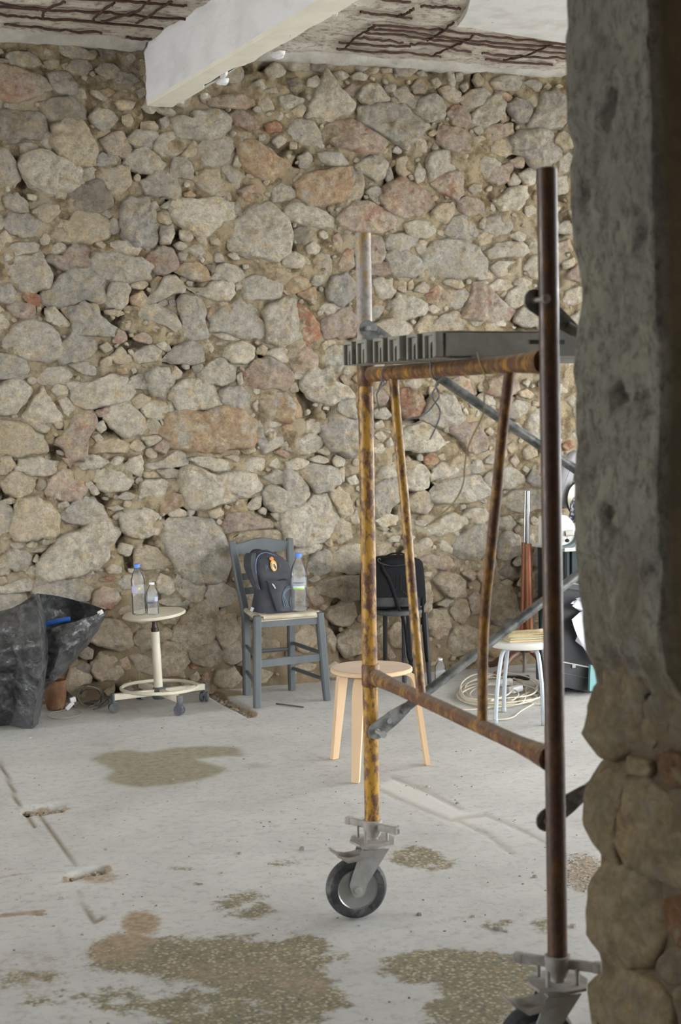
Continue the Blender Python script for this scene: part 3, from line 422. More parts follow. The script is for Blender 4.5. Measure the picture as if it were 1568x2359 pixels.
earth = np.maximum.reduce([blob([(325, 2125, 48, 30, .75), (300, 2165, 70, 22, .62), (225, 2020, 60, 18, .55), (110, 1862, 45, 8, .85), (270, 2190, 90, 34, .5), (560, 2240, 220, 40, .42), (700, 2270, 90, 30, .46), (60, 2240, 120, 80, .36), (1345, 2010, 50, 50, .6), (150, 2340, 90, 30, .3)]),
    near([(483, 1590), (510, 1608), (540, 1625), (585, 1645)], 9) * .95, near([(560, 1655), (620, 1680), (690, 1722), (760, 1755)], 5) * .38, near([(0, 2108), (100, 2098)], 6) * .7, near([(150, 2024), (200, 2010), (250, 2000)], 10) * .8, near([(55, 1867), (100, 1865), (148, 1858)], 8) * .8, near([(0, 2020), (80, 2008)], 4) * .5,  # earth colour, also darkening the broken holes in place of shade
    blob([(140, 1600, 150, 14, .3), (520, 1596, 40, 8, .8)])])
screed = 0.85 * area([(865, 1812), (905, 1792), (1000, 1830), (1075, 1870), (1130, 1885), (1060, 1905), (1010, 1880), (930, 1842)])
screed = np.maximum(screed, 0.0)
for _ in range(2): screed = (screed + np.roll(screed, 1, 0) + np.roll(screed, -1, 0) + np.roll(screed, 1, 1) + np.roll(screed, -1, 1)) / 5
LN = [[(0, 1755), (22, 1800), (48, 1866)], [(62, 1878), (80, 1902)], [(95, 1876), (130, 1930), (172, 1994)], [(178, 2052), (200, 2090), (218, 2122), (242, 2110)], [(905, 1790), (985, 1824), (1060, 1862)], [(1045, 1885), (1120, 1920), (1180, 1965)], [(1045, 1885), (1120, 1876), (1200, 1910), (1280, 1952)], [(870, 1815), (930, 1845), (1040, 1890)]]
crack_hole = np.maximum.reduce([near(l, 4.2) * (.9 if i < 4 else .45) for i, l in enumerate(LN)])
pit = np.maximum.reduce([near([(60, 1866), (100, 1864), (140, 1858)], 9), near([(165, 2018), (200, 2008), (238, 2002)], 7) * 1.3, 0.8 * near([(483, 1592), (510, 1609), (545, 1627), (575, 1642)], 8)])
crack_hole = np.maximum(crack_hole, near([(172, 2016), (200, 2007), (236, 2002)], 4) * .95)  # dark colour in the broken hole stands in for its shade
Z = -0.035 * pit - 0.006 * crack_hole
Z += -0.002
edge = (X < 0.3) | (X > 4.85) | (Y < 2.65) | (Y > 8.33); Z[edge] = 0
nx = len(fx); idx = np.arange(len(fx) * len(fy)).reshape(len(fy), nx)
Fq = np.stack([idx[:-1, :-1], idx[:-1, 1:], idx[1:, 1:], idx[1:, :-1]], -1).reshape(-1, 4)
me = bpy.data.meshes.new('floor'); nv = X.size; me.vertices.add(nv); me.vertices.foreach_set('co', np.stack([X, Y, Z], -1).ravel())
me.loops.add(Fq.size); me.loops.foreach_set('vertex_index', Fq.ravel()); me.polygons.add(len(Fq)); me.polygons.foreach_set('loop_start', np.arange(0, Fq.size, 4)); me.polygons.foreach_set('loop_total', np.full(len(Fq), 4))
me.update(calc_edges=True); me.polygons.foreach_set('use_smooth', [True] * len(Fq)); me.materials.append(fm)
for n, a in (('stain', stain), ('damp', damp), ('earth', earth), ('screed', screed), ('crack_hole', crack_hole)):
    me.attributes.new(n, 'FLOAT', 'POINT').data.foreach_set('value', np.clip(a, 0, 1).ravel().astype(np.float32))
floor = bpy.data.objects.new('floor', me); C.objects.link(floor); setp(floor, 'dusty grey terrazzo floor with olive worn patches', 'floor', kind='structure')
gm = mat('outdoor_paving', (0.34, 0.33, 0.31), 0.9, col2=(0.42, 0.41, 0.39), scale=1)
setp(link('ground', [(-40, -40, -.12), (40, -40, -.12), (40, 40, -.12), (-40, 40, -.12)], [[0, 1, 2, 3]], gm), 'pale paved ground outside the building', 'ground', kind='structure')

# ------------------------------------------------------------------ ceiling slab with spalled concrete and bare bars
cm, t, p = nodes('spalled_concrete'); p.inputs['Roughness'].default_value = 0.95; p.inputs['Specular IOR Level'].default_value = 0.15
k = mix(t, ramp(t, tex(t, 5, 7, 0.65, stretch=(0.35, 1.6, 1)).outputs[0], 0.38, 0.6), (0.58, 0.52, 0.435), (0.74, 0.70, 0.63))
k = mix(t, ramp(t, tex(t, 22, 6, 0.7).outputs[0], 0.36, 0.5), (0.30, 0.26, 0.21), k)
at = N(t, 'ShaderNodeAttribute', attribute_name='rust'); k = mix(t, at.outputs['Fac'], k, (0.22, 0.13, 0.09))
t.links.new(k, p.inputs['Base Color'])
b1 = bump(t, p, tex(t, 18, 7, 0.7).outputs[0], 0.8, 0.02); bump(t, p, tex(t, 90, 4).outputs[0], 0.5, 0.004, b1)
white = mat('old_whitewash', (0.70, 0.695, 0.68), 0.85, col2=(0.60, 0.59, 0.565), scale=6, bmp=0.4, bscale=40, bdist=0.006, dust=(0.33, 0.30, 0.27), dlo=0.66, dhi=0.72, dscale=22, spec=0.2)
rust_bar = mat('rusted_bar', (0.055, 0.032, 0.026), 0.85, col2=(0.10, 0.048, 0.032), scale=40, bmp=0.6, bscale=150)
BARS = [[(-60, 0), (0, 8), (100, 22), (230, 28), (310, 36), (430, 45)], [(-60, 28), (30, 37), (110, 43), (230, 53), (350, 63), (376, 66)], [(10, 58), (80, 62), (140, 70), (235, 76)], [(140, -3), (280, 2), (380, 10), (430, 13)], [(-60, 12), (60, 21), (105, 23)],
        [(150, 3), (105, 25), (98, 40)], [(262, 8), (230, 30), (213, 47)], [(345, 0), (305, 30), (235, 50)], [(395, 2), (345, 35), (315, 53)], [(290, 86), (350, 92)],
        [(880, 0), (945, 6)], [(830, 27), (880, 34), (948, 43)], [(860, 58), (940, 63), (1010, 70), (1090, 78), (1165, 88), (1250, 96), (1320, 104)], [(845, 66), (930, 72), (1010, 85), (1090, 94), (1200, 103), (1320, 113)],
        [(840, 74), (920, 82), (1000, 92), (1090, 100), (1180, 112), (1320, 126)], [(815, 88), (880, 93), (928, 99)], [(945, 101), (1000, 104), (1085, 122)], [(780, 98), (860, 104), (945, 108)], [(775, 113), (860, 119), (950, 124), (1015, 130)], [(1110, 122), (1180, 130), (1250, 132), (1320, 136)], [(1118, 137), (1200, 145), (1272, 150)],
        [(1044, 52), (1015, 75), (985, 94)], [(866, 58), (825, 82), (795, 110)], [(1092, 80), (1060, 100), (1000, 126)], [(1274, 100), (1210, 128), (1158, 138)], [(952, 20), (938, 30), (915, 38)], [(968, 15), (1010, 16), (1062, 20)]]
cx = np.r_[-5.2, 0.4, np.arange(0.7, 5.3, 0.035), 7.6]; cy = np.r_[-3.2, 3, 5.2, np.arange(5.5, 8.32, 0.035), 8.75]
PATCH = [(1052, 60), (1075, 30), (1100, -60), (1360, -60), (1360, 102), (1300, 100), (1230, 88), (1130, 72)]
V, ru = [], []
for y in cy:
    for x in cx:
        e = 1.0 if (0.7 <= x <= 5.25 and 5.5 <= y <= 8.3) else 0.0
        V.append((x, y, ZC + e * (0.018 * fbm(x, y, 1, 4, 3)) + 0.004)); ru.append(0.0)
CPX, CPY = projs(np.array(V)); ru = np.zeros(len(V))
for b in BARS: ru = np.maximum(ru, 0.35 * np.clip(1.3 - polydist(CPX, CPY, b) / 9, 0, 1))
ru *= (np.array(V)[:, 1] > 5)
nx = len(cx); Fs = [[r * nx + i, (r + 1) * nx + i, (r + 1) * nx + i + 1, r * nx + i + 1] for r in range(len(cy) - 1) for i in range(nx - 1)]
k0 = len(V); V += [(-5.2, -3.2, 3.85), (7.6, -3.2, 3.85), (7.6, 8.75, 3.85), (-5.2, 8.75, 3.85)]; Fs.append([k0, k0 + 1, k0 + 2, k0 + 3])
ceil = link('ceiling', V, Fs, cm); setp(ceil, 'spalled concrete ceiling slab with rusted reinforcing bars', 'ceiling', kind='structure')
ceil.data.attributes.new('rust', 'FLOAT', 'POINT').data.foreach_set('value', np.r_[ru, 0, 0, 0, 0].astype(np.float32))
for i, b in enumerate(BARS):
    pts = spline([onz(x, y, ZC - 0.012) for x, y in b], 7)
    pts = [p_ + np.array((0.006 * nz(i, j, 1, .9), 0.006 * nz(i, j, 5, .9), 0.009 * nz(i, j, 3, .9))) for j, p_ in enumerate(pts)]
    MB().tube(pts, [0.0068 * (1 + 0.35 * nz(i, j, 0, 0.8)) for j in range(len(pts))], 7).build('reinforcing_bar', rust_bar, ceil)
def slab_piece(name, outline, z, th, m, parent, seed, k=4):
    P = []
    n = len(outline)
    for i in range(n):
        a, b = np.array(outline[i]), np.array(outline[(i + 1) % n])
        for j in range(k): P.append(a + (b - a) * j / k)
    W3 = [onz(x, y, z) + np.array((0.02 * nz(x, y, seed, .03), 0.02 * nz(x, y, seed + 9, .03), 0)) for x, y in P]
    return MB().prism(W3, (0, 0, th)).build(name, m, parent, smooth=False)
slab_piece('plaster_patch', PATCH, ZC - 0.03, 0.06, white, ceil, 3)
paste = mat('pale_lime_strip', (0.52, 0.50, 0.455), 0.92, col2=(0.43, 0.40, 0.35), scale=9, bmp=0.6, bscale=30, bdist=0.01)
for i, st_ in enumerate(([(590, 118), (680, 124), (770, 131), (860, 133), (950, 139), (1050, 148), (1150, 150), (1240, 158), (1320, 160)], [(-60, 72), (40, 78), (130, 82), (220, 91), (300, 97), (345, 96)])):
    rows = []
    for a, b in zip(st_[:-1], st_[1:]):
        for j in range(5):
            x, y = a[0] + (b[0] - a[0]) * j / 5, a[1] + (b[1] - a[1]) * j / 5
            q = onY(x, y, 8.23); w = 0.008 * nz(x, i, 2, .05)
            rows.append([(q[0], 8.34, q[2] - .035 + w), (q[0], 8.25 + w, q[2] - .03 + 1.5 * w), (q[0], 8.2 + w, q[2] + 2 * w), (q[0], 8.15 + 2 * w, ZC + .03)])
    MB().grid(rows).build('plaster_strip', paste, ceil)

# ------------------------------------------------------------------ ceiling beam
paint = mat('flaking_white_paint', (0.84, 0.845, 0.865), 0.75, col2=(0.74, 0.74, 0.755), scale=5, bmp=0.45, bscale=28, bdist=0.008, dust=(0.34, 0.33, 0.32), dlo=0.69, dhi=0.73, dscale=14, stretch=(1, 0.5, 1), spec=0.25)
cream = mat('cream_plaster', (0.88, 0.85, 0.74), 0.8, col2=(0.83, 0.80, 0.69), scale=6, bmp=0.3, bscale=40, bdist=0.005, spec=0.2)
zb = float(onY(343, 237, 8.25)[2])
def beamx(y, a, b):  # interpolate the measured edge lines
    return a[0] + (b[0] - a[0]) * (y - a[1]) / (b[1] - a[1])
La, Lb = onY(343, 237, 8.25), onz(745, 0, zb); Ra, Rb = onY(405, 238, 8.25), onz(822, 0, zb)
ys = np.linspace(8.34, 1.8, 60); rows = []
for y in ys:
    l, r_ = beamx(y, La, Lb), beamx(y, Ra, Rb); w = lambda s_: 0.004 * fbm(y, s_, 0, 6, 2)
    rows.append([(l + w(1), y, ZC + .02), (l + w(2), y, (ZC + zb) / 2), (l + w(3), y, zb + w(4)), ((l + r_) / 2, y, zb + w(5)), (r_ + 4 * w(6), y, zb + .012 + 3 * w(7)), (r_ + 3 * w(8), y, (ZC + zb) / 2), (r_ + 3 * w(9), y, ZC + .02)])
beam = MB().grid(rows).build('ceiling_beam', paint, None, angle=40); setp(beam, 'white painted concrete ceiling beam running toward the viewer', 'beam', kind='structure')
rows = []
for y in np.linspace(8.27, 2.4, 70):
    l, r_ = beamx(y, La, Lb), beamx(y, Ra, Rb); hi_ = 0.004 * fbm(y, 3, 1, 9, 2); cut = (0.035 if 7.2 < y < 7.75 else 0.0)
    e = r_ - 0.012 + 3.5 * hi_ - cut
    rows.append([(l - .004, y, zb + .012), (l - .004, y, zb - .012), ((l + e) / 2, y, zb - .014 + hi_), (e, y, zb - .012), (e + .004, y, zb + .01)])
MB().grid(rows).build('plaster_strip', cream, beam, angle=40)
for (x, y, s_) in ((415, 236, .022), (512, 190, .03), (515, 172, .02), (560, 145, .018), (676, 78, .022), (765, 30, .024), (640, 128, .03), (470, 222, .02)):
    q = onz(x, y, zb - .004); v, f, _ = stone_mesh([(q[0] + s_ * math.cos(a) * 1.0, q[1] + 2.2 * s_ * math.sin(a)) for a in np.linspace(0, 6.28, 7)[:-1]], lambda u, w_, d: (u, w_, zb + .006 - d), .02, int(x), 10)
    link('plaster_chip', v, f, paint if y < 200 else paste, beam)
rows = []
for y in np.linspace(8.3, 6.5, 26):      # ragged mortar fillet on the far side of the beam
    r_ = beamx(y, Ra, Rb); a = 0.02 * fbm(y, 1, 8, 5, 3); g = max(0, (y - 6.5) / 1.8)
    rows.append([(r_ - .01, y, zb + .004), (r_ + .05 * g + a, y, zb + .02 + a * .5), (r_ + .13 * g + .02 + a, y, zb + .13), (r_ + .2 * g + .03 + a, y, ZC + .02)])
MB().grid(rows).build('mortar_fillet', paste, beam)

# ------------------------------------------------------------------ front wall: stone pier end beside the doorway, rendered above
pm, t, p = nodes('grey_render'); p.inputs['Roughness'].default_value = 0.95; p.inputs['Specular IOR Level'].default_value = 0.12
k = mix(t, ramp(t, tex(t, 5, 7, 0.65).outputs[0], 0.38, 0.62), (0.325, 0.308, 0.25), (0.245, 0.232, 0.197))
k = mix(t, ramp(t, tex(t, 42, 8, 0.78, stretch=(1, 1, 0.55)).outputs[0], 0.38, 0.52), (0.13, 0.122, 0.105), k)
k = mix(t, ramp(t, tex(t, 15, 8, 0.75).outputs[0], 0.34, 0.48), (0.15, 0.14, 0.115), k)
at = N(t, 'ShaderNodeAttribute', attribute_name='brown'); k = mix(t, at.outputs['Fac'], k, mix(t, ramp(t, tex(t, 9, 6, 0.7).outputs[0], 0.4, 0.6), (0.20, 0.15, 0.09), (0.15, 0.12, 0.08)))
t.links.new(k, p.inputs['Base Color'])
b1 = bump(t, p, tex(t, 24, 7, 0.72).outputs[0], 0.9, 0.02); bump(t, p, tex(t, 110, 4).outputs[0], 0.5, 0.004, b1)
SIL = [(1302, -200), (1304, 60), (1300, 110), (1304, 200), (1306, 300), (1324, 332), (1312, 380), (1313, 470), (1318, 520), (1330, 600), (1338, 660), (1330, 760), (1322, 850), (1332, 920), (1324, 1000), (1322, 1150), (1326, 1250), (1332, 1350), (1340, 1440), (1352, 1500), (1370, 1535), (1368, 1580), (1364, 1620), (1356, 1700), (1385, 1752), (1362, 1800), (1354, 1900), (1376, 1975), (1362, 2060), (1358, 2160), (1384, 2228), (1360, 2280), (1366, 2359), (1372, 2900)]
NEA = [(1488, -200), (1492, 120), (1500, 300), (1502, 420), (1508, 600), (1514, 760), (1518, 900), (1512, 1050), (1516, 1200), (1518, 1350), (1524, 1480), (1540, 1560), (1580, 1620), (1592, 1750), (1596, 2000), (1600, 2359), (1600, 2900)]
YF, YN = 2.8, 2.5
def prof(tab, Y):
    q = np.array([onY(x, y, Y) for x, y in tab]); o_ = np.argsort(q[:, 2]); return q[o_, 2], q[o_, 0]
zf, xf = prof(SIL, YF); zn, xn = prof(NEA, YN)
us = [('b', x) for x in (2.9, 2.6, 2.4, 2.0, 1.85, 1.76, 1.70, 1.66, 1.635)] + [('j', v) for v in np.linspace(0, 1, 20)] + [('f', v) for v in (0.02, .04, .07, .1, .13, .17, .21, .26, .32, .4, .5, .65, .9, 1.1, 1.29)]
zs = np.r_[-0.02, np.arange(0.02, 3.6, 0.022), 3.62]; V, br = [], []
for z in zs:
    a, b = np.interp(z, zf, xf) + .010 * min(1, max(0, (1.045 - z) * 18)), np.interp(z, zn, xn)
    for k_, v in us:
        if k_ == 'b': P_ = (max(v, a + .02), YF + 0.01 * fbm(v, z, 1, 7, 2), z); g = .6
        elif k_ == 'j':
            e = 0.016 * fbm(v * .3, z, 4, 9, 3) + .009 * fbm(v * .3, z, 8, 34, 2) + (0.004 * math.sin(z * 22) if z > 1.25 else 0)
            h = fbm(v * .35, z, 7, 9, 3); e += (min(.03, (h - .4) * .2) if h > .4 else 0)
            P_ = (a + (b - a) * v + e * min(1, 0.35 + 3 * min(v, 1 - v)), YF + (YN - YF) * v, z); g = min(1, max(0, (1.3 - z) * 2.5 + .5 * fbm(v, z, 2, 6, 3)))
        else: P_ = (b + v + .01, YN - 0.008 + 0.008 * fbm(v, z, 11, 8, 3) + (0.03 if z < 1.17 and v > .05 else 0), z); g = 1.0
        V.append(P_); br.append(g)
nu = len(us); Fs = [[r * nu + i, r * nu + i + 1, (r + 1) * nu + i + 1, (r + 1) * nu + i] for r in range(len(zs) - 1) for i in range(nu - 1)]
pier = link('wall_front', V, Fs, pm); setp(pier, 'rough wall end with grey render over stones, close by on the right', 'wall', kind='structure')
pier.data.attributes.new('brown', 'FLOAT', 'POINT').data.foreach_set('value', br)
PV = ((0.33, 0.25, 0.14), (0.33, 0.295, 0.23)); ps1 = stone_mat('pier_stone', (0.37, 0.305, 0.205), (0.29, 0.24, 0.165), (0.315, 0.28, 0.23), 0.55, 0.62, *PV); ps2 = stone_mat('pier_stone_red', (0.24, 0.13, 0.07), (0.2, 0.115, 0.07), None, 0, 1, *PV)
JS = [(1, '1346,1690 1352,1620 1360,1570 1372,1546 1445,1544 1486,1600 1484,1715 1405,1748 1362,1742'), (1, '1342,1840 1352,1768 1420,1772 1446,1830 1432,1900 1424,1988 1380,1974 1348,1930'), (1, '1436,1800 1475,1794 1530,1830 1585,1870 1600,1960 1590,2060 1510,2014 1446,1990 1420,1930 1430,1850'),
      (1, '1350,2100 1354,2030 1380,1984 1440,1996 1500,2026 1524,2090 1532,2150 1505,2212 1440,2226 1380,2224 1354,2165'), (1, '1350,2280 1374,2230 1440,2238 1505,2262 1540,2300 1550,2400 1500,2430 1366,2425 1356,2340'), (1, '1392,1754 1440,1740 1500,1752 1490,1790 1420,1778'), (1, '1362,2560 1440,2445 1560,2450 1560,2600 1400,2640'),
      (2, '1530,2075 1568,2058 1600,2080 1596,2180 1560,2192 1536,2140'), (1, '1512,2215 1548,2180 1592,2192 1596,2262 1520,2265'), (1, '1508,1604 1560,1596 1592,1640 1588,1700 1535,1694 1512,1650'), (2, '1500,1750 1535,1722 1590,1745 1592,1810 1540,1815 1505,1790'), (1, '1553,2280 1580,2272 1600,2300 1598,2420 1560,2400'), (1, '1486,1655 1506,1650 1530,1700 1500,1730 1484,1715'), (1, '1460,1560 1500,1556 1510,1590 1480,1625 1455,1590')]
JP = [np.array((float(np.interp(.6, zf, xf)), YF, 0)), np.array((float(np.interp(.6, zn, xn)), YN, 0))]; JN = np.array((JP[1][1] - JP[0][1], -(JP[1][0] - JP[0][0]), 0))
def jput(u, z, d): return (np.interp(z, zf, xf) * (u - YN) / (YF - YN) + np.interp(z, zn, xn) * (YF - u) / (YF - YN) + .018 - d, u - d * .2, z)
for i, (c_, s_) in enumerate(JS):
    pts = [tuple(map(float, q.split(','))) for q in s_.split()]
    pts = [(x + 9 if x < 1400 else x, y) for x, y in pts]
    g = np.array([onp(x, y, JN, JN @ JP[0]) for x, y in pts])[:, [1, 2]]; gc = g.mean(0); g = gc + (g - gc) * 1.10
    v, f, _ = stone_mesh(g, jput, 0.024, 400 + i, 44, 0.08, 0.35); link('stone', v, f, ps1 if c_ == 1 else ps2, pier)

# the rest of the shell, out of view: dim room round the viewer, open sides of the bright room
plain = mat('plain_render', (0.42, 0.39, 0.33), 0.95, col2=(0.34, 0.32, 0.28), scale=2, bmp=0.4, bscale=20, bdist=0.01)
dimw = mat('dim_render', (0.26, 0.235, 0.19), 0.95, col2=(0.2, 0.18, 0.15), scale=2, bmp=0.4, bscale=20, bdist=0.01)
def shell(name, label, boxes, m):
    b = MB()
    for c_, d_ in boxes: b.box(c_, d_)
    setp(b.build(name, m, None, smooth=False), label, 'wall', kind='structure')
shell('wall_left', 'left outer wall with a wide opening to the street', [((-5.1, 8.3, 1.8), (.2, .9, 3.6)), ((-5.1, 5.3, 3.45), (.2, 5.2, .3)), ((-5.1, 3.6, 1.8), (.2, 2.0, 3.6))], plain)
shell('wall_right', 'right outer wall with a wide opening to the street', [((7.7, 8.3, 1.8), (.2, .9, 3.6)), ((7.7, 5.3, 3.45), (.2, 5.2, .3)), ((7.7, 2.9, 1.8), (.2, .6, 3.6))], plain)
shell('wall_rear', 'plain wall behind the viewer with an added opening for light', [((-0.15, -3.1, 1.8), (1.3, .2, 3.6)), ((2.45, -3.1, 1.8), (1.3, .2, 3.6)), ((1.15, -3.1, .5), (1.3, .2, 1.0)), ((1.15, -3.1, 3.0), (1.3, .2, 1.2))], dimw)  # unseen window opening, added to put some light on the pier front
shell('wall_side', 'plain wall to the left of the viewer', [((-0.7, -0.35, 1.8), (.2, 5.7, 3.6))], dimw)
shell('wall_passage', 'plain wall to the right of the viewer', [((3.0, -0.2, 1.8), (.2, 6.0, 3.6))], dimw)
shell('wall_doorway', 'unseen wall left of the doorway, lintel and openings added for the light', [((-0.75, 2.65, 1.8), (.3, .3, 3.6)), ((0.5, 2.65, 3.35), (2.2, .29, .5)), ((-2.9, 2.65, 3.45), (4.2, .3, .3)), ((-1.5, 2.65, 1.8), (1.4, .3, 3.6)), ((-3.6, 2.65, .3), (2.8, .3, .6)), ((5.3, 2.65, 3.45), (4.6, .3, .3))], dimw)  # openings either side let in frontal light, lintel limits it; all unseen
# ================================================================== SCAFFOLD TOWER
def steel(name, paint_c, rust_a, rust_b, lo, hi, rough=0.42, dust=None, dlo=.55, dhi=.75, sc=(1, 1, .45), s=28, spec=.5):
    m, t, p = nodes(name); p.inputs['Specular IOR Level'].default_value = spec
    r_ = mix(t, ramp(t, tex(t, 70, 5, 0.7).outputs[0], 0.4, 0.6), rust_a, rust_b)
    f = ramp(t, tex(t, s, 7, 0.72, stretch=sc).outputs[0], lo, hi)
    k = mix(t, f, r_, paint_c)
    if dust: k = mix(t, ramp(t, tex(t, 14, 6, 0.7).outputs[0], dlo, dhi), k, dust)
    g = N(t, 'ShaderNodeNewGeometry'); sx = N(t, 'ShaderNodeSeparateXYZ'); t.links.new(g.outputs['Normal'], sx.inputs[0])
    k = mix(t, ramp(t, sx.outputs[2], 0.45, 0.95, (0, 0, 0, 1), (.6, .6, .6, 1)), k, (0.33, 0.29, 0.25))   # builders' dust settled on upward faces
    t.links.new(k, p.inputs['Base Color'])
    rr = N(t, 'ShaderNodeMapRange'); rr.inputs[3].default_value = rough + .12; rr.inputs[4].default_value = rough - .08; t.links.new(f, rr.inputs[0]); t.links.new(rr.outputs[0], p.inputs['Roughness'])
    bump(t, p, tex(t, 130, 4, 0.7).outputs[0], 0.35, 0.0015); return m
yel = steel('worn_yellow_paint', (0.52, 0.28, 0.032), (0.085, 0.036, 0.02), (0.20, 0.09, 0.04), 0.44, 0.55, s=40)
yel2 = steel('rusty_yellow_tube', (0.42, 0.21, 0.026), (0.085, 0.038, 0.02), (0.17, 0.075, 0.032), 0.48, 0.62)
nearm = steel('brown_rusted_tube', (0.20, 0.095, 0.026), (0.058, 0.029, 0.019), (0.115, 0.050, 0.026), 0.50, 0.68, 0.34, spec=.7)
topm = steel('dusty_weathered_tube', (0.44, 0.27, 0.06), (0.27, 0.20, 0.165), (0.46, 0.40, 0.35), 0.50, 0.57, 0.45, dust=(0.48, 0.45, 0.42), dlo=.44, dhi=.64)
galv = mat('dull_galvanised_steel', (0.27, 0.28, 0.275), 0.5, 0.55, col2=(0.10, 0.105, 0.105), scale=22, lo=.42, hi=.62, bmp=.2, bscale=90, bdist=.001, dust=(0.36, 0.355, 0.33), dlo=.5, dhi=.75, dscale=18)
galv2 = mat('pale_galvanised_steel', (0.40, 0.40, 0.385), 0.55, 0.3, col2=(0.32, 0.315, 0.30), scale=20, dust=(0.42, 0.38, 0.33), dlo=.45, dhi=.7, dscale=9)
dustm = mat('cement_dusted_steel', (0.40, 0.37, 0.33), 0.85, 0.0, col2=(0.30, 0.285, 0.265), scale=30, bmp=.5, bscale=70, bdist=.003)
PN, PFar = np.array((1.710, 3.090)), np.array((1.752, 4.325))
fn = np.array((PFar[1] - PN[1], -(PFar[0] - PN[0]), 0)); fd = fn[0] * PN[0] + fn[1] * PN[1]
def onF(x, y): return onp(x, y, fn, fd)
tower = thing('scaffold_tower', 'rusty yellow scaffold frame on castors in front of the stone wall', 'scaffold', (1.73, 3.7, 0))
def post(top, bot, m1, zsplit=None, m2=None):
    a, b = onF(*top), onF(*bot)
    MB().lathe(b, [(.0235, 0), (.0235, np.linalg.norm(a - b) - .002), (.0195, np.linalg.norm(a - b)), (.0195, np.linalg.norm(a - b) - .05)], a - b, 28).build('post', m1, tower)
    return a, b
ft, fb = onF(836, 536), onF(857, 1893); nt, nb = onF(1259, 387), onF(1284, 2206)
mid = ft + (fb - ft) * ((790 - 536) / (1893 - 536))
o = MB().lathe(fb, [(.0235, 0), (.0235, np.linalg.norm(mid - fb))], ft - fb, 28).build('post', yel, tower)
L = np.linalg.norm(ft - mid)
setp(MB().lathe(mid, [(.0235, -.001), (.0235, L - .002), (.0195, L), (.0195, L - .06)], ft - fb, 28).build('post_spigot', topm, o), 'dusty upper end of the post above the deck')
L = np.linalg.norm(nt - nb)
setp(MB().lathe(nb, [(.0235, 0), (.0235, L - .002), (.0195, L), (.0195, L - .06)], nt - nb, 28).build('post', nearm, tower), 'dark brown rusted post nearest the viewer')
def bar(name, a, b, r, m, flare=(0, 0), parent=None):
    a, b = np.array(a), np.array(b); n = 14; P, R_ = [], []
    for i in range(n + 1):
        t_ = i / n; P.append(a + (b - a) * t_)
        R_.append(r * (1 + flare[0] * max(0, 1 - t_ / .16) ** 1.5 + flare[1] * max(0, 1 - (1 - t_) / .16) ** 1.5))
    return MB().tube(P, R_, 20).build(name, m, parent or tower)
u0, u1 = onF(856, 863), onF(1256, 826); u0[2] = u1[2] = 1.700; l0, l1 = onF(866, 1580), onF(1268, 1742); l0[2] = l1[2] = 0.772
bar('crossbar', u0, u1, .0215, yel2, (.1, .45)); bar('crossbar', l0, l1, .0205, yel2, (.25, .5))
for (x, y, z) in (u0, l0):   # weld sleeves
    MB().lathe((PFar[0], PFar[1], z - .035), [(.025, 0), (.0285, .006), (.0285, .064), (.025, .07)], n=24).build('weld_collar', yel2, tower)
def strut(px): MB().tube(spline([onF(x, y) for x, y in px], 5), .0135, 16).build('strut', yel if px[0][0] < 1000 else yel2, tower)
strut([(906, 868), (917, 1000), (934, 1180), (952, 1400), (970, 1606)])
strut([(1173, 856), (1158, 985), (1144, 1130), (1128, 1290), (1117, 1400), (1112, 1500), (1111, 1660)])
YB = 4.36
def brace(a, b, Y, holes=True, flat0=True, label=None, r=.0150, clip_off=0.0):
    A, B = onY(*a, Y), onY(*b, Y); d = (B - A) / np.linalg.norm(B - A); B = A + (B - A) * 1.0
    P = [A + d * s_ for s_ in (.10, .13, .17)]; P += [A + (B - A) * t_ for t_ in np.linspace(.3, 1, 8)]
    o = MB().tube(P, [r * .7, r * .95, r] + [r] * 8, 18).build('brace', galv, tower)
    fr = frame(d, (0, 1, 0)); pl = []
    for t_ in np.linspace(0, math.pi, 9): pl.append((-math.sin(t_) * .026, math.cos(t_) * .026))
    pl += [(.07, -.024), (.125, -.0155), (.125, .0155), (.07, .024)]
    side = np.array((0, 1.0, 0)); y2 = np.cross(side, d)
    m_ = MB().prism([A + d * u + y2 * v - side * .003 for u, v in pl], side * .006)
    setp(m_.build('flattened_end', galv, o, angle=30), 'flattened grey brace end with holes')
    MB().lathe(A + d * .052 - side * .0045, [(.0085, 0), (.0085, .009)], side, 16).build('hole_bush', galv2, o)
    MB().lathe(A - side * .06, [(.0105, 0), (.0105, .008), (.006, .009), (.006, .05), (.0085, .051), (.0085, .064)], side, 12).build('pin', galv2, o); return o
brace((866, 1684), (1560, 1146), 4.288); brace((845, 757), (1560, 1240), 4.288)
brace((1230, 692), (1700, 1050), 3.125); brace((1257, 1890), (1700, 1560), 3.125)
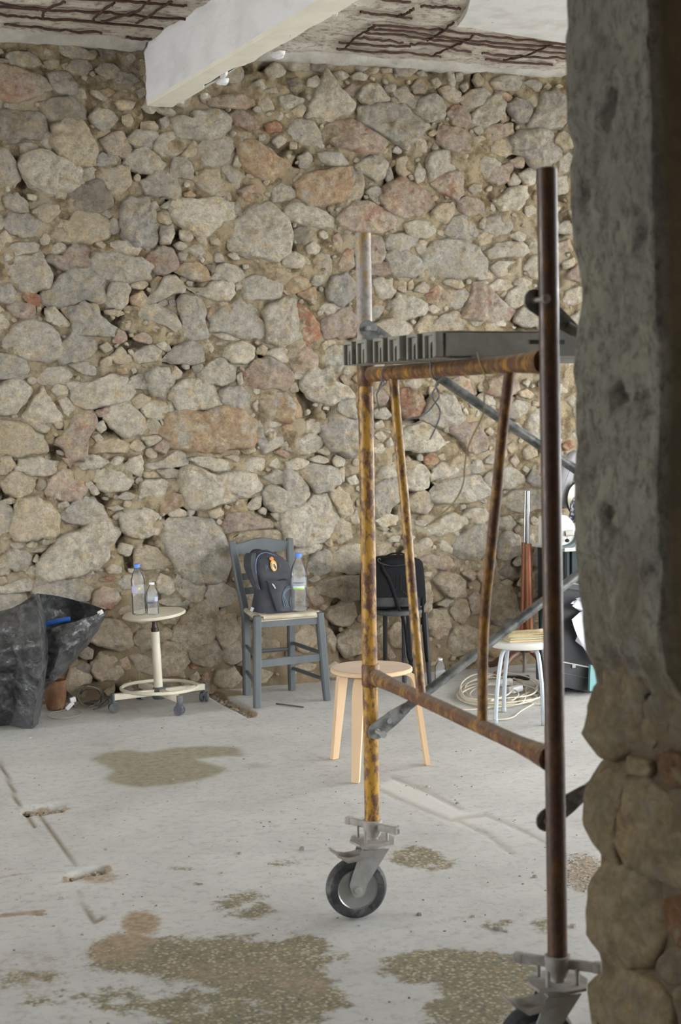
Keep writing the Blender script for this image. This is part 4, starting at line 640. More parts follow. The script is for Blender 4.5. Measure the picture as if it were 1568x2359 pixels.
# castors
def castor(pb, px_bar, wheel_c, face, R, yawp, tilt=0.0):
    """adjustable castor: wing nut, plate, fork and wheel; pb = foot of the post"""
    pb = np.array(pb); o_plate_z = pb[2] - .062; wc = np.array(wheel_c); face = np.array(face, float); face /= np.linalg.norm(face); roll = np.cross((0, 0, 1), face); roll /= np.linalg.norm(roll)
    base = MB(); pl = []
    for k in range(8):
        a = yawp + math.pi / 8 + k * math.pi / 4; rr = .078 if k % 2 == 0 else .072; pl.append((pb[0] + rr * math.cos(a), pb[1] + rr * math.sin(a), o_plate_z))
    base.prism(pl, (0, 0, .007)); base.lathe((pb[0], pb[1], o_plate_z), [(.018, .005), (.017, .05), (.018, .08)], n=18)
    c_ = base.build('castor', dustm, tower)
    nutm = dustm; b = MB(); b.lathe((pb[0], pb[1], pb[2] - .045), [(.022, 0), (.026, .012), (.029, .024), (.031, .05), (.0285, .052), (.024, .052)], n=26)
    d = np.array(px_bar, float); d /= np.linalg.norm(d); q = np.array((pb[0], pb[1], pb[2] - .012)); fr = frame(d)
    for s_ in (-1, 1):
        b.box(q + d * s_ * .064, (.082, .020, .022), fr, .004); b.box(q + d * s_ * .095 + np.array((0, 0, .001)), (.02, .024, .024), fr, .004)
    b.build('wing_nut', nutm, c_)
    for k in range(4):
        a = yawp + k * math.pi / 2 + .5
        MB().lathe((pb[0] + .05 * math.cos(a), pb[1] + .05 * math.sin(a), o_plate_z - .006), [(.0095, 0), (.0095, .006), (.005, .007), (.005, .048), (.0045, .05)], n=10).build('bolt', galv2, c_)
    top = np.array((pb[0], pb[1], o_plate_z)); up = np.array((0, 0, 1.0))
    MB().lathe(top - up * .022, [(.03, 0), (.036, .006), (.036, .018), (.03, .022)], n=26).build('swivel_race', galv2, c_)
    for s_ in (-1, 1):
        off = face * s_ * .031; th = face * .004
        a0 = top - up * .018 + off; ol = [a0 - roll * .044, a0 + roll * .046, wc + off + roll * .030 + up * .02]
        for t_ in np.linspace(.2, math.pi - .2, 8): ol.append(wc + off + roll * .023 * math.cos(t_) - up * .023 * math.sin(t_))
        ol.append(wc + off - roll * .027 + up * .02)
        setp(MB().prism([p_ - th / 2 for p_ in ol], th).build('fork_cheek', galv2, c_), 'grey steel fork cheek')
    MB().box(top - up * .02, (.07, .064, .004), np.stack([roll, face, up], 1), .001).build('fork_crown', galv2, c_)
    # wheel
    hw = .024; n = 40
    tyre = MB().lathe(wc - face * hw, [(R * .66, 0.002), (R * .78, 0), (R * .90, .002), (R * .97, .010), (R, .018), (R, 2 * hw - .018), (R * .97, 2 * hw - .010), (R * .90, 2 * hw - .002), (R * .78, 2 * hw), (R * .66, 2 * hw - .002)], face, n, cap=False)
    rub = mat('dusty_black_rubber', (0.028, 0.029, 0.032), 0.75, col2=(0.055, 0.055, 0.056), scale=20, dust=(0.19, 0.185, 0.175), dlo=.52, dhi=.75, dscale=16) if 'dusty_black_rubber' not in bpy.data.materials else bpy.data.materials['dusty_black_rubber']
    tyre.build('tyre', rub, c_)
    rimm = MB().lathe(wc - face * hw, [(R * .67, .004), (R * .655, .001), (R * .62, .003), (R * .57, .017), (R * .30, .019), (R * .22, .012), (R * .13, .004), (R * .13, 2 * hw - .004), (R * .22, 2 * hw - .012), (R * .30, 2 * hw - .019), (R * .57, 2 * hw - .017), (R * .62, 2 * hw - .003), (R * .655, 2 * hw - .001), (R * .67, 2 * hw - .004)], face, 36)
    setp(rimm.build('rim', bpy.data.materials.get('pressed_zinc_rim') or mat('pressed_zinc_rim', (0.36, 0.365, 0.36), 0.34, 0.75, col2=(0.28, 0.285, 0.28), scale=14, dust=(0.33, 0.325, 0.31), dlo=.5, dhi=.72, dscale=9), c_), 'grey pressed steel rim')
    MB().lathe(wc - face * .042, [(.006, 0), (.013, .002), (.013, .008), (.007, .010), (.007, .074), (.013, .076), (.013, .082), (.006, .084)], face, 6).build('axle_bolt', galv2, c_)
    # brake pedal: a pressed channel reaching forward over the tyre
    f0 = top - up * .022; rows = []
    for t_, dz, w_ in ((-.02, 0, .026), (.02, -.004, .029), (.055, -.012, .031), (.085, -.016, .031), (.11, -.010, .029), (.128, .004, .022), (.138, .010, .012)):
        q = f0 - roll * t_ + up * dz; lip = .018 if t_ < .1 else .006
        rows.append([q - face * w_ - up * lip, q - face * w_, q - face * w_ * .5 - up * (.007 if .03 < t_ < .12 else .0), q + face * w_ * .5 - up * (.007 if .03 < t_ < .12 else .0), q + face * w_, q + face * w_ - up * lip])
    pd = MB().grid(rows).build('brake_pedal', dustm, c_); md = pd.modifiers.new('thick', 'SOLIDIFY'); md.thickness = .003
    return c_
fcx = onz(822, 2121); castor(fb, (.093, -.175, 0), (fb[0] - .045, fb[1] + .03, .097), (-.17, -1, 0), .097, .25)
castor(nb, (.141, -.135, 0), (nb[0] - .045, nb[1] + .025, .097), (-.10, -1, 0), .097, .1)
# second frame of the tower, behind the pier
for o in [c for c in tower.children if c.name.split('.')[0] in ('post', 'crossbar', 'strut', 'castor', 'weld_collar')]:
    c = o.copy(); C.objects.link(c); c.parent = tower; c.location = (1.78, 0, 0)
    for ch in o.children:
        d = ch.copy(); C.objects.link(d); d.parent = c
# ------------------------------------------------------------------ deck planks lying on the crossbars
deckm = mat('dusty_grey_steel_deck', (0.30, 0.298, 0.27), 0.7, 0.0, col2=(0.23, 0.228, 0.205), scale=6, stretch=(.4, 1, 1), dust=(0.40, 0.385, 0.335), dlo=.5, dhi=.72, dscale=5, bmp=.3, bscale=50, bdist=.003)
deckl = mat('cement_smeared_end', (0.36, 0.345, 0.295), 0.8, 0.0, col2=(0.29, 0.28, 0.245), scale=25, bmp=.4, bscale=60, bdist=.003)
ZD = 1.7225; X0, X1 = 1.625, 3.62; Y0, PW = 3.50, 0.217
LB = ['grey steel scaffold plank nearest the viewer, slotted side showing', 'middle grey steel scaffold plank of the deck', 'grey steel scaffold plank farthest back, beside the far post']
for k in range(3):
    ya, yb = Y0 + k * PW + .004, Y0 + (k + 1) * PW - .004; x0 = X0 + (.0, -.006, -.012)[k]
    r_ = thing('scaffold_plank', LB[k], 'plank', (x0, (ya + yb) / 2, ZD), 'steel planks of the scaffold deck')
    b = MB(); b.box(((x0 + X1) / 2, (ya + yb) / 2, ZD + .0655), (X1 - x0, yb - ya, .005), None, .001)
    for y in (ya + .002, yb - .002): b.box(((x0 + .012 + X1) / 2, y, ZD + .036), (X1 - x0 - .012, .004, .062), None, .001)
    for y in (ya + .012, yb - .012): b.box(((x0 + .1 + X1) / 2, y, ZD + .006), (X1 - x0 - .1, .022, .004), None, .001)
    b.build('tread_channel', deckm, r_, smooth=False)
    for j in range(5): MB().box(((x0 + .14 + X1) / 2, ya + .035 + j * (PW - .078) / 4, ZD + .012), (X1 - x0 - .2, .014, .016), None, .004).build('stiffening_rib', galv2, r_)
    for y in (ya + .048, yb - .055):           # n-shaped claws that hook on the tube
        ol = []
        for (u, v) in ((-.036, -.0), (-.036, .066), (.036, .066), (.036, 0), (.012, 0)): ol.append((u, v))
        for t_ in np.linspace(0, math.pi, 7): ol.append((.012 * math.cos(t_), .030 + .012 * math.sin(t_)))
        ol.append((-.012, 0)); pts = [(x0 - .004, y + u, ZD + v + .001) for u, v in ol]
        MB().prism(pts, (.03, 0, 0)).build('claw', deckl, r_, smooth=False)
        for s_ in (-.03, .03): MB().box((x0 - .009, y + s_, ZD + .034), (.012, .011, .066), None, .003).build('claw_flange', deckl, r_)
        MB().box((x0 - .008, y, ZD + .063), (.014, .07, .009), None, .003).build('claw_lip', deckl, r_)
    MB().box((x0 - .006, ya + .006, ZD + .036), (.02, .012, .062), None, .002).build('end_tab', deckm, r_)
    rows = [[(x0 - .012, ya + .012, ZD + .001), (x0 - .012, yb - .012, ZD + .001)], [(x0 + .05, ya + .012, ZD - .001), (x0 + .05, yb - .012, ZD - .001)], [(x0 + .10, ya + .05, ZD + .004), (x0 + .10, yb - .05, ZD + .004)], [(x0 + .15, ya + .01, ZD + .03), (x0 + .15, yb - .01, ZD + .03)]]
    MB().grid(rows).build('bottom_lip', deckl, r_)
    for j in range(3): MB().box((float(onY(1262, 780, Y0)[0]) + j * .55, ya - .0005, ZD + .040), (.10, .004, .011), None, .001).build('side_slot', bpy.data.materials.get('slot_dark') or mat('slot_dark', (.05, .05, .046), .8), r_)
# ------------------------------------------------------------------ ties hanging from the crossbar
wm = mat('grey_tie_wire', (0.15, 0.16, 0.175), 0.45, 0.4); ym = mat('dull_yellow_cord', (0.36, 0.29, 0.15), 0.8)
def loopwire(x, zt, n=10): # round the crossbar
    c_ = onF(x, 845); return [c_ + np.array((-.026 * math.cos(a), 0, .026 * math.sin(a) + (1.70 - c_[2]))) for a in np.linspace(-.6, 3.2, n)]
def wire(name, label, cat, px, r, m, X, extra=()):
    o = MB().tube(spline([onX(x, y, X) for x, y in px], 8), r, 8).build(name, m, None, loc=onX(*px[0], X)); setp(o, label, cat)
    for e_ in extra: MB().tube(spline([onX(x, y, X) for x, y in e_], 8), r, 8).build('wire_end', m, o)
    return o
wire('tie_wire', 'short grey wire twisted on the crossbar beside the far post', 'wire', [(893, 832), (883, 850), (879, 870), (884, 884), (876, 893), (868, 906), (868, 920), (873, 946)], .0019, wm, 1.70, [[(880, 868), (890, 880), (878, 890), (880, 876), (872, 894)]])
wire('tie_wire', 'grey wire with two long curled tails twisted under the crossbar', 'wire', [(991, 824), (992, 850), (997, 868), (1006, 880), (1004, 892), (996, 905), (997, 920), (1010, 938), (1013, 955), (1005, 980), (990, 1012)], .0021, wm, 1.70, [[(1024, 866), (1010, 878), (1003, 888), (1009, 902), (1010, 915), (1000, 930), (985, 948), (965, 960), (936, 967)], [(1000, 872), (1010, 884), (1002, 890), (1010, 880)]])
wire('hanging_cord', 'thin dull yellow cord knotted on the crossbar, trailing down', 'cord', [(1098, 812), (1106, 838), (1114, 856), (1118, 872), (1112, 886), (1120, 898), (1115, 912), (1115, 930), (1113, 950), (1103, 975), (1088, 1005), (1078, 1030), (1071, 1065), (1067, 1110), (1056, 1140), (1038, 1165), (1015, 1185), (988, 1208)], .0021, ym, 1.70, [[(1112, 862), (1122, 868), (1135, 868), (1146, 860)], [(1118, 874), (1125, 890), (1121, 902), (1112, 896)]])
# ================================================================== FURNITURE AND THINGS
# ------------------------------------------------------------------ three-legged birch stool
birch = mat('birch_veneer', (0.64, 0.46, 0.29), 0.45, col2=(0.58, 0.40, 0.245), scale=5, stretch=(1, 1, .15), spec=.35)
birch_top = mat('birch_top', (0.62, 0.49, 0.385), 0.5, col2=(0.56, 0.43, 0.33), scale=4, stretch=(.25, 1.6, 1))
A, B_, C_ = onz(766, 1747), onz(817, 1804), onz(990, 1761); ctr = (A + B_ + C_) / 3
st = thing('stool', 'light birch three-legged stool behind the far scaffold post', 'stool', ctr)
zs_ = .455; rad = []
angs = [math.atan2(*(q - ctr)[[1, 0]]) for q in (A, B_, C_)]
ol = []
for k in range(60):
    a = 2 * math.pi * k / 60; m_ = max(math.cos(a - g) for g in angs); rr = .178 + .012 * (m_ - .5)
    ol.append((rr * math.cos(a), rr * math.sin(a)))
seat = MB(); V = []
for s_, z in ((.96, zs_ - .022), (1.0, zs_ - .017), (1.0, zs_ - .006), (.975, zs_ - .001), (.95, zs_)): V += [(ctr[0] + x * s_, ctr[1] + y * s_, z) for x, y in ol]
n = 60; seat.add(V, [[i * n + k, i * n + (k + 1) % n, (i + 1) * n + (k + 1) % n, (i + 1) * n + k] for i in range(4) for k in range(n)] + [list(range(n))[::-1]])
seat.build('seat', birch, st)
MB().add([(ctr[0] + x * .95, ctr[1] + y * .95, zs_ + .0004) for x, y in ol], [list(range(n))]).build('seat_veneer', birch_top, st)
for q, a in zip((A, B_, C_), angs):
    d = np.array((math.cos(a), math.sin(a), 0)); w_ = np.array((-math.sin(a), math.cos(a), 0)); rF = np.linalg.norm((q - ctr)[:2]) - .012
    path = [(.05, zs_ - .029), (.13, zs_ - .029), (.160, zs_ - .032), (.182, zs_ - .045), (.196, zs_ - .072), (.203, zs_ - .11)] + [(.203 + (rF - .203) * t_, (zs_ - .11) * (1 - t_)) for t_ in (.3, .6, 1)]
    rows = []
    for i, (r_, z) in enumerate(path):
        a_ = path[max(i - 1, 0)]; b_ = path[min(i + 1, len(path) - 1)]; tx, tz = b_[0] - a_[0], b_[1] - a_[1]; L = math.hypot(tx, tz); nx_, nz_ = -tz / L * .0105, tx / L * .0105
        if i == len(path) - 1: nz_ = 0
        hw = .026 if i < 6 else .026 - .003 * (i - 5)
        p0 = ctr + d * r_; rows.append([np.array((p0[0], p0[1], z)) + d * sx_ * nx_ + np.array((0, 0, sx_ * nz_)) + w_ * sy_ * hw for sx_, sy_ in ((1, 1), (1, -1), (-1, -1), (-1, 1), (1, 1))])
    b = MB().grid(rows); b.f.append([0, 1, 2, 3]); e_ = (len(rows) - 1) * 5; b.f.append([e_ + 3, e_ + 2, e_ + 1, e_]); b.build('leg', birch, st, angle=40)
# ------------------------------------------------------------------ swivel stool on a cross base
ivory = mat('ivory_enamel', (0.66, 0.61, 0.49), 0.42, col2=(0.60, 0.55, 0.44), scale=5, spec=.45); blk = mat('black_plastic', (0.025, 0.026, 0.028), 0.5, dust=(.10, .10, .10), dlo=.5, dhi=.8); chromed = mat('dark_spindle', (0.06, 0.045, 0.04), 0.4, .6)
greyrub = mat('dusty_castor_rubber', (0.07, 0.075, 0.085), 0.7, col2=(.12, .12, .125), scale=30)
Lq, Fq_, Rq = onz(258, 1640), onz(404, 1648), onz(470, 1614); cc = (Lq + Rq) / 2; cc[1] -= .02
sw = thing('swivel_stool', 'ivory swivel stool with foot ring and castors against the wall', 'stool', cc)
axd = np.array((-.036, .012, 1.0)); axd /= np.linalg.norm(axd); zsw = .515
def ax(z): return np.array((cc[0], cc[1], 0)) + axd * (z / axd[2])
MB().lathe(ax(.10), [(.0235, 0), (.0235, .31), (.021, .312)], axd, 22).build('column', ivory, sw)
MB().lathe(ax(.41), [(.021, 0), (.021, .022), (.016, .024), (.013, .045), (.013, .055), (.017, .056), (.017, .098)], axd, 18).build('spindle', chromed, sw)
MB().lathe(ax(.045), [(.03, 0), (.038, .012), (.038, .05), (.03, .062), (.026, .065)], axd, 22).build('hub_boot', greyrub, sw)
sx = np.array((1, 0, .085)); sx /= np.linalg.norm(sx)
sn = np.cross(sx, (0, 1.0, .02)); sn /= np.linalg.norm(sn)
MB().lathe(ax(zsw) - sn * .022, [(.10, .0), (.158, .002), (.170, .008), (.172, .014), (.166, .021), (.12, .0235), (.02, .0225)], sn, 44).build('seat', ivory, sw)
a0 = math.atan2((Rq - Lq)[1], (Rq - Lq)[0])
for k in range(4):
    a = a0 + k * math.pi / 2; d = np.array((math.cos(a), math.sin(a), 0)); ra = np.linalg.norm((Rq - Lq)[:2]) / 2 if k % 2 == 0 else .262
    fr = frame(d)
    MB().box(np.array((cc[0], cc[1], .083)) + d * (ra / 2 + .005), (ra - .01, .03, .034), fr, .004).build('base_arm', ivory, sw)
    e_ = np.array((cc[0], cc[1], 0)) + d * (ra - .004)
    cz = MB(); cz.lathe(e_ + np.array((0, 0, .045)), [(.011, 0), (.011, .05)], n=12); cz.box(e_ + np.array((0, 0, .085)) + d * .004, (.014, .032, .036), fr, .003); tw = frame((math.cos(a + .9 + k), math.sin(a + .9 + k), 0))
    ca = MB(); side = tw[:, 1]
    for s_ in (-1, 1): ca.lathe(e_ + np.array((0, 0, .027)) + side * (s_ * .014 - .009), [(.012, 0), (.026, .002), (.027, .006), (.027, .014), (.024, .018)], side, 18)
    ca.box(e_ + np.array((0, 0, .045)), (.04, .014, .026), tw, .004)
    o = ca.build('castor', greyrub, sw); cz.build('castor_stem', greyrub, o)
ring = [np.array((cc[0] + .205 * math.cos(t_), cc[1] + .205 * math.sin(t_), .108)) for t_ in np.linspace(0, 2 * math.pi, 48, endpoint=False)]
MB().tube(ring, .0095, 10, closed=True).build('foot_ring', ivory, sw)
# ------------------------------------------------------------------ bottles
def clear(name, tint=(1, 1, 1), haze=.09):
    m = bpy.data.materials.new(name); m.use_nodes = True; t = m.node_tree; t.nodes.clear()
    out = N(t, 'ShaderNodeOutputMaterial'); tr = N(t, 'ShaderNodeBsdfTransparent'); tr.inputs[0].default_value = (*tint, 1); gl = N(t, 'ShaderNodeBsdfGlossy'); gl.inputs['Roughness'].default_value = .08
    df = N(t, 'ShaderNodeBsdfDiffuse'); df.inputs[0].default_value = (.75, .78, .8, 1)
    lw = N(t, 'ShaderNodeLayerWeight'); lw.inputs[0].default_value = .18; m1 = N(t, 'ShaderNodeMixShader'); m2 = N(t, 'ShaderNodeMixShader'); m1.inputs[0].default_value = haze
    t.links.new(tr.outputs[0], m1.inputs[1]); t.links.new(df.outputs[0], m1.inputs[2]); t.links.new(lw.outputs['Fresnel'], m2.inputs[0]); t.links.new(m1.outputs[0], m2.inputs[1]); t.links.new(gl.outputs[0], m2.inputs[2]); t.links.new(m2.outputs[0], out.inputs[0]); return m
pet = clear('clear_bottle_plastic'); film = clear('printed_film', (.95, .97, 1), .2); capb = mat('blue_cap', (0.10, 0.25, 0.70), 0.4); capw = mat('white_cap', (0.78, 0.78, 0.76), 0.45)
def flatcol(n, c): return bpy.data.materials.get(n) or mat(n, c, 0.5)
def bottle(label, base, hgt, r, capm, marks=(), axis=(0, 0, 1), group=None):
    t_ = thing('water_bottle', label, 'bottle', base, group); b0 = np.array(base, float); h = hgt
    prof = [(r * .55, .004 * 1), (r * .86, 0), (r, .02 * h)]
    for i in range(9):
        z = .04 + .036 * i; prof += [(r, (z) * h), (r * .955, (z + .012) * h), (r, (z + .026) * h)]
    prof += [(r, .40 * h), (r * .97, .43 * h), (r, .46 * h), (r, .58 * h), (r * .96, .60 * h), (r, .63 * h), (r, .67 * h), (r * .93, .72 * h), (r * .75, .80 * h), (r * .5, .87 * h), (r * .36, .905 * h), (r * .34, .95 * h)]
    MB().lathe(b0, prof, axis, 26, cap=False).build('bottle_wall', pet, t_, angle=80)
    a = np.array(axis, float) / np.linalg.norm(axis)
    MB().lathe(b0 + a * (.93 * h), [(r * .42, 0), (r * .44, .004), (r * .44, .062 * h), (r * .38, .07 * h)], axis, 20).build('cap', capm, t_)
    MB().lathe(b0 + a * (.425 * h), [(r * 1.006, 0), (r * 1.006, .165 * h)], axis, 26, cap=False).build('label_film', film, t_)
    for nm, c_, z0, z1, part in marks:
        u = np.array((1.0, 0, 0)); V = []
        for z in (z0, z1):
            for k in range(9):
                ang = -math.pi / 2 - .36 + part[0] + (part[1] - part[0]) * k / 8; V.append(b0 + a * z * h + r * 1.015 * np.array((math.cos(ang), math.sin(ang), 0)))
        MB().add(V, [[k, k + 1, 10 + k, 9 + k] for k in range(8)]).build(nm, flatcol('print_' + nm, c_), t_)
    return t_
def seat_z(x, y):   # top of the tilted swivel seat
    q = ax(zsw); return q[2] + .0015 - ((x - q[0]) * sn[0] + (y - q[1]) * sn[1]) / sn[2]
q = onY(322, 1399, cc[1] + .0); bx, by = q[0], cc[1] + .01
bottle('tall clear water bottle with a blue cap on the swivel stool', (bx, by, seat_z(bx, by)), .272, .038, capb, [('yellow_seal', (.75, .62, .08), .505, .545, (.1, .45)), ('lilac_print', (.45, .42, .55), .43, .56, (-1.0, .05))], (-.03, 0, 1))
q = onY(352, 1402, cc[1] - .05); bx, by = q[0], cc[1] - .05
bottle('small clear water bottle with a white cap on the swivel stool', (bx, by, seat_z(bx, by)), .172, .032, capw, [('navy_print', (.08, .10, .25), .36, .40, (-1.0, .2)), ('blue_print', (.35, .40, .58), .43, .56, (.5, 1.2))], (-.02, 0, 1))
q = onz(1014, 1576); bottle('small clear bottle with a white cap standing on the floor by the wall', q, .150, .032, capw)
# ------------------------------------------------------------------ rush seated chair
cg = mat('grey_painted_wood', (0.105, 0.116, 0.12), 0.5, col2=(0.085, 0.094, 0.098), scale=6, stretch=(1, 1, .3), spec=.35); rush = mat('rush_weave', (0.50, 0.45, 0.35), 0.85, col2=(0.38, 0.33, 0.24), scale=30, stretch=(.3, 2, 1), bmp=.8, bscale=60, bdist=.004)
fl, fr_, bl, br_ = onz(592, 1630), onz(753, 1613), onz(568, 1600), onz(672, 1590)
ch = thing('rush_chair', 'grey painted wooden chair with a woven rush seat by the wall', 'chair', (fl + fr_ + bl + br_) / 4)
tfl, tfr = onY(592, 1420, fl[1] + .015), onY(735, 1412, fr_[1] + .01)
def leg(path, w, name='leg'):
    R_ = []; rows = []
    for i, q in enumerate(path):
        w_ = w[i]; rows.append([np.array(q) + np.array((sx_ * w_, sy_ * w_, 0)) for sx_, sy_ in ((1, .6), (.6, 1), (-.6, 1), (-1, .6), (-1, -.6), (-.6, -1), (.6, -1), (1, -.6), (1, .6))])
    b = MB().grid(rows); n_ = len(rows) - 1; b.f.append(list(range(8))); b.f.append([n_ * 9 + k for k in range(8)][::-1]); return b.build(name, cg, ch, angle=30)
def lerp(a, b, t_): return np.array(a) + (np.array(b) - np.array(a)) * t_
leg([fl, lerp(fl, tfl, .5), tfl, tfl + np.array((0, 0, .004))], [.019, .0215, .0205, .016]); leg([fr_, lerp(fr_, tfr, .3), lerp(fr_, tfr, .7), tfr, tfr + np.array((0, 0, .004))], [.018, .0215, .0225, .021, .017])
tl, tr = onY(534, 1246, bl[1] + .085), onY(667, 1240, br_[1] + .085)
ml, mr = onY(565, 1425, bl[1] + .0), onY(669, 1415, br_[1] + .0)
pl_ = spline([bl, ml, onY(550, 1340, bl[1] + .03), tl], 4); pr_ = spline([br_, mr, onY(668, 1330, br_[1] + .03), tr], 4)
leg(pl_, [.019] + [.0205] * (len(pl_) - 2) + [.017], 'back_post'); leg(pr_, [.018] + [.020] * (len(pr_) - 2) + [.018], 'back_post')
def rail(a, b, hgt, th, name, crest=0.0, m=cg, bow=0.0):
    a, b = np.array(a), np.array(b); n_ = 12; rows = []; d = (b - a); side = np.cross(d, (0, 0, 1.0)); side /= np.linalg.norm(side)
    for i in range(n_ + 1):
        t_ = i / n_; c0 = lerp(a, b, t_) + side * bow * math.sin(math.pi * t_); h1 = hgt / 2 + crest * math.sin(math.pi * t_) ** 2; h0 = -hgt / 2
        rows.append([c0 + side * s_ * th / 2 + np.array((0, 0, z)) for s_, z in ((1, h0), (1, h1 - .004), (.5, h1), (-.5, h1), (-1, h1 - .004), (-1, h0), (1, h0))])
    bq = MB().grid(rows); bq.f.append([0, 1, 2, 3, 4, 5]); e_ = n_ * 7; bq.f.append([e_ + k for k in (5, 4, 3, 2, 1, 0)]); return bq.build(name, m, ch, angle=35)
def at(path, z):
    for a, b in zip(path[:-1], path[1:]):
        if a[2] <= z <= b[2]: return lerp(a, b, (z - a[2]) / (b[2] - a[2]))
    return path[-1]
zt = (tl[2] + tr[2]) / 2
rail(at(pl_, zt - .045), at(pr_, zt - .043), .058, .018, 'crest_rail', .026, bow=-.015)
rail(at(pl_, zt - .20), at(pr_, zt - .20), .036, .016, 'back_slat', .006, bow=-.015); rail(at(pl_, zt - .28), at(pr_, zt - .28), .036, .016, 'back_slat', .006, bow=-.015)
zseat = tfl[2] - .012
rail(lerp(fl, tfl, .92) + np.array((0, .0, 0)), lerp(fr_, tfr, .92), .040, .020, 'seat_rail'); rail(lerp(fl, tfl, .48), lerp(fr_, tfr, .50), .042, .016, 'front_stretcher')
def rung(a, b): MB().tube([lerp(a, b, t_) for t_ in np.linspace(0, 1, 7)], [.0075, .0105, .0115, .0115, .0115, .0105, .0075], 12).build('rung', cg, ch)
for z in (.12, .265):
    rung(at([fl, tfl], z), at(pl_, z + .015)); rung(at([fr_, tfr], z - .005), at(pr_, z + .01))
rung(at(pl_, .24), at(pr_, .24)); rung(at(pl_, .40), at(pr_, .40)); rung(at(pl_, .43), at([fl, tfl], .425)); rung(at(pr_, .43), at([fr_, tfr], .425))
cs = [np.array((tfl[0], tfl[1] - .015, 0)), np.array((tfr[0], tfr[1] - .015, 0)), np.array((mr[0] + .0, mr[1] + .005, 0)), np.array((ml[0], ml[1] + .005, 0))]
b = MB(); cen = sum(cs) / 4; ztop = tfl[2] + .002
for i in range(4):           # four woven triangles meeting at the middle
    a_, c_ = cs[i], cs[(i + 1) % 4]; rows = []
    for s_ in np.linspace(0, 1, 9):
        rows.append([lerp(lerp(a_, c_, u), cen, s_) + np.array((0, 0, ztop - .010 * math.sin(s_ * math.pi / 2) - (.010 if s_ == 0 else 0) + .0018 * ((int(s_ * 8) % 2))) ) for u in np.linspace(0, 1, 7)])
    b.grid(rows); b.grid([[p_ - np.array((0, 0, .02)) for p_ in rows[0]], rows[0]])
b.add([(p_[0], p_[1], ztop - .03) for p_ in cs], [[0, 1, 2, 3]]); b.build('rush_seat', rush, ch, smooth=False)
for i in (0, 1, 3):
    a_, c_ = cs[i], cs[(i + 1) % 4]; e_ = (c_ - a_) * .08
    MB().tube([a_ + e_ + np.array((0, 0, ztop - .012)), c_ - e_ + np.array((0, 0, ztop - .012))], .0135 if i == 3 else .0125, 12).build('rush_wrap', rush, ch)
# ------------------------------------------------------------------ backpack on the chair
navy = mat('navy_nylon', (0.034, 0.036, 0.047), 0.72, col2=(0.055, 0.055, 0.062), scale=9, bmp=.35, bscale=30, bdist=.006, dust=(.085, .085, .095), dlo=.55, dhi=.8, dscale=7); black = mat('black_webbing', (0.012, 0.012, 0.013), 0.75); pipe = mat('blue_piping', (0.10, 0.155, 0.26), 0.6); greyb = mat('grey_blue_print', (0.12, 0.165, 0.215), 0.7)
yb0 = (fl[1] + bl[1]) / 2 + .02
bp = thing('backpack', 'dark navy backpack with a gold crest leaning on the grey chair', 'backpack', (*onY(630, 1424, yb0)[:2], ztop))
lev = [(1427, 592, 668, .085, 0), (1418, 583, 673, .10, 0), (1395, 584, 674, .105, .005), (1365, 589, 674, .10, .012), (1340, 584, 671, .095, .02), (1318, 573, 669, .09, .028), (1300, 568, 662, .082, .037), (1285, 568, 648, .07, .045), (1275, 574, 632, .055, .052), (1268, 586, 616, .035, .058)]
rows = []
for (y, xl, xr, dep, lean) in lev:
    Yc = yb0 + lean; a_, c_ = onY(xl, y, Yc), onY(xr, y, Yc); z = max((a_[2] + c_[2]) / 2, ztop - .006); row = []
    for k in range(33):
        t_ = 2 * math.pi * k / 32; cx_, sy_ = math.cos(t_), math.sin(t_); e_ = .55
        ux = math.copysign(abs(cx_) ** e_, cx_); uy = math.copysign(abs(sy_) ** .7, sy_); wob = .006 * nz(t_ * 1.3, z * 14, 3)
        row.append(((a_[0] + c_[0]) / 2 + (c_[0] - a_[0]) / 2 * ux + wob, Yc + uy * dep + wob, z + .0))
    rows.append(row)
b = MB().grid(rows); b.f.append(list(range(32))); e_ = (len(rows) - 1) * 33; b.f.append([e_ + k for k in range(32)][::-1]); body = b.build('bag_body', navy, bp, angle=60)
def front(x, y, off=0.004):   # point on the bag front under a pixel
    ys_ = [l[0] for l in lev][::-1]
    dep = np.interp(y, ys_, [l[3] for l in lev][::-1]); lean = np.interp(y, ys_, [l[4] for l in lev][::-1]); xl = np.interp(y, ys_, [l[1] for l in lev][::-1]); xr = np.interp(y, ys_, [l[2] for l in lev][::-1])
    u = min(.98, max(-.98, (x - (xl + xr) / 2) / ((xr - xl) / 2))); c_ = abs(u) ** (1 / .55); return onY(x, y, yb0 + lean - dep * (math.sqrt(max(0, 1 - c_ * c_)) ** .7) - off)
pk = [[front(xl + (xr - xl) * s_, y, o_) for s_, o_ in ((0, 0), (.06, .016), (.3, .024), (.6, .026), (.9, .022), (1, .012))] for y, xl, xr in ((1338, 612, 668), (1345, 616, 672), (1362, 620, 673), (1380, 626, 673), (1398, 632, 672), (1408, 636, 671))]
MB().grid(pk).build('front_pocket', navy, bp, angle=60)
sp = [[front(xl + (xr - xl) * s_, y, o_) for s_, o_ in ((0, -.02), (.2, .008), (.6, .02), (1, .006))] for y, xl, xr in ((1274, 566, 590), (1285, 561, 589), (1305, 561, 589), (1325, 568, 592), (1345, 578, 596), (1358, 584, 597))]
MB().grid(sp).build('shoulder_strap', navy, bp, angle=60)
for pth in ([(612, 1273), (600, 1276), (592, 1285), (589, 1300), (590, 1322), (594, 1345), (598, 1358)], [(612, 1273), (630, 1278), (648, 1290), (660, 1305), (667, 1320)]): MB().tube(spline([front(x, y, .004) for x, y in pth], 5), .0028, 8).build('piping', pipe, bp)
MB().tube(spline([front(x, y, .012) for x, y in [(613, 1339), (635, 1341), (652, 1334), (668, 1339)]], 5), .003, 8).build('zip', black, bp)
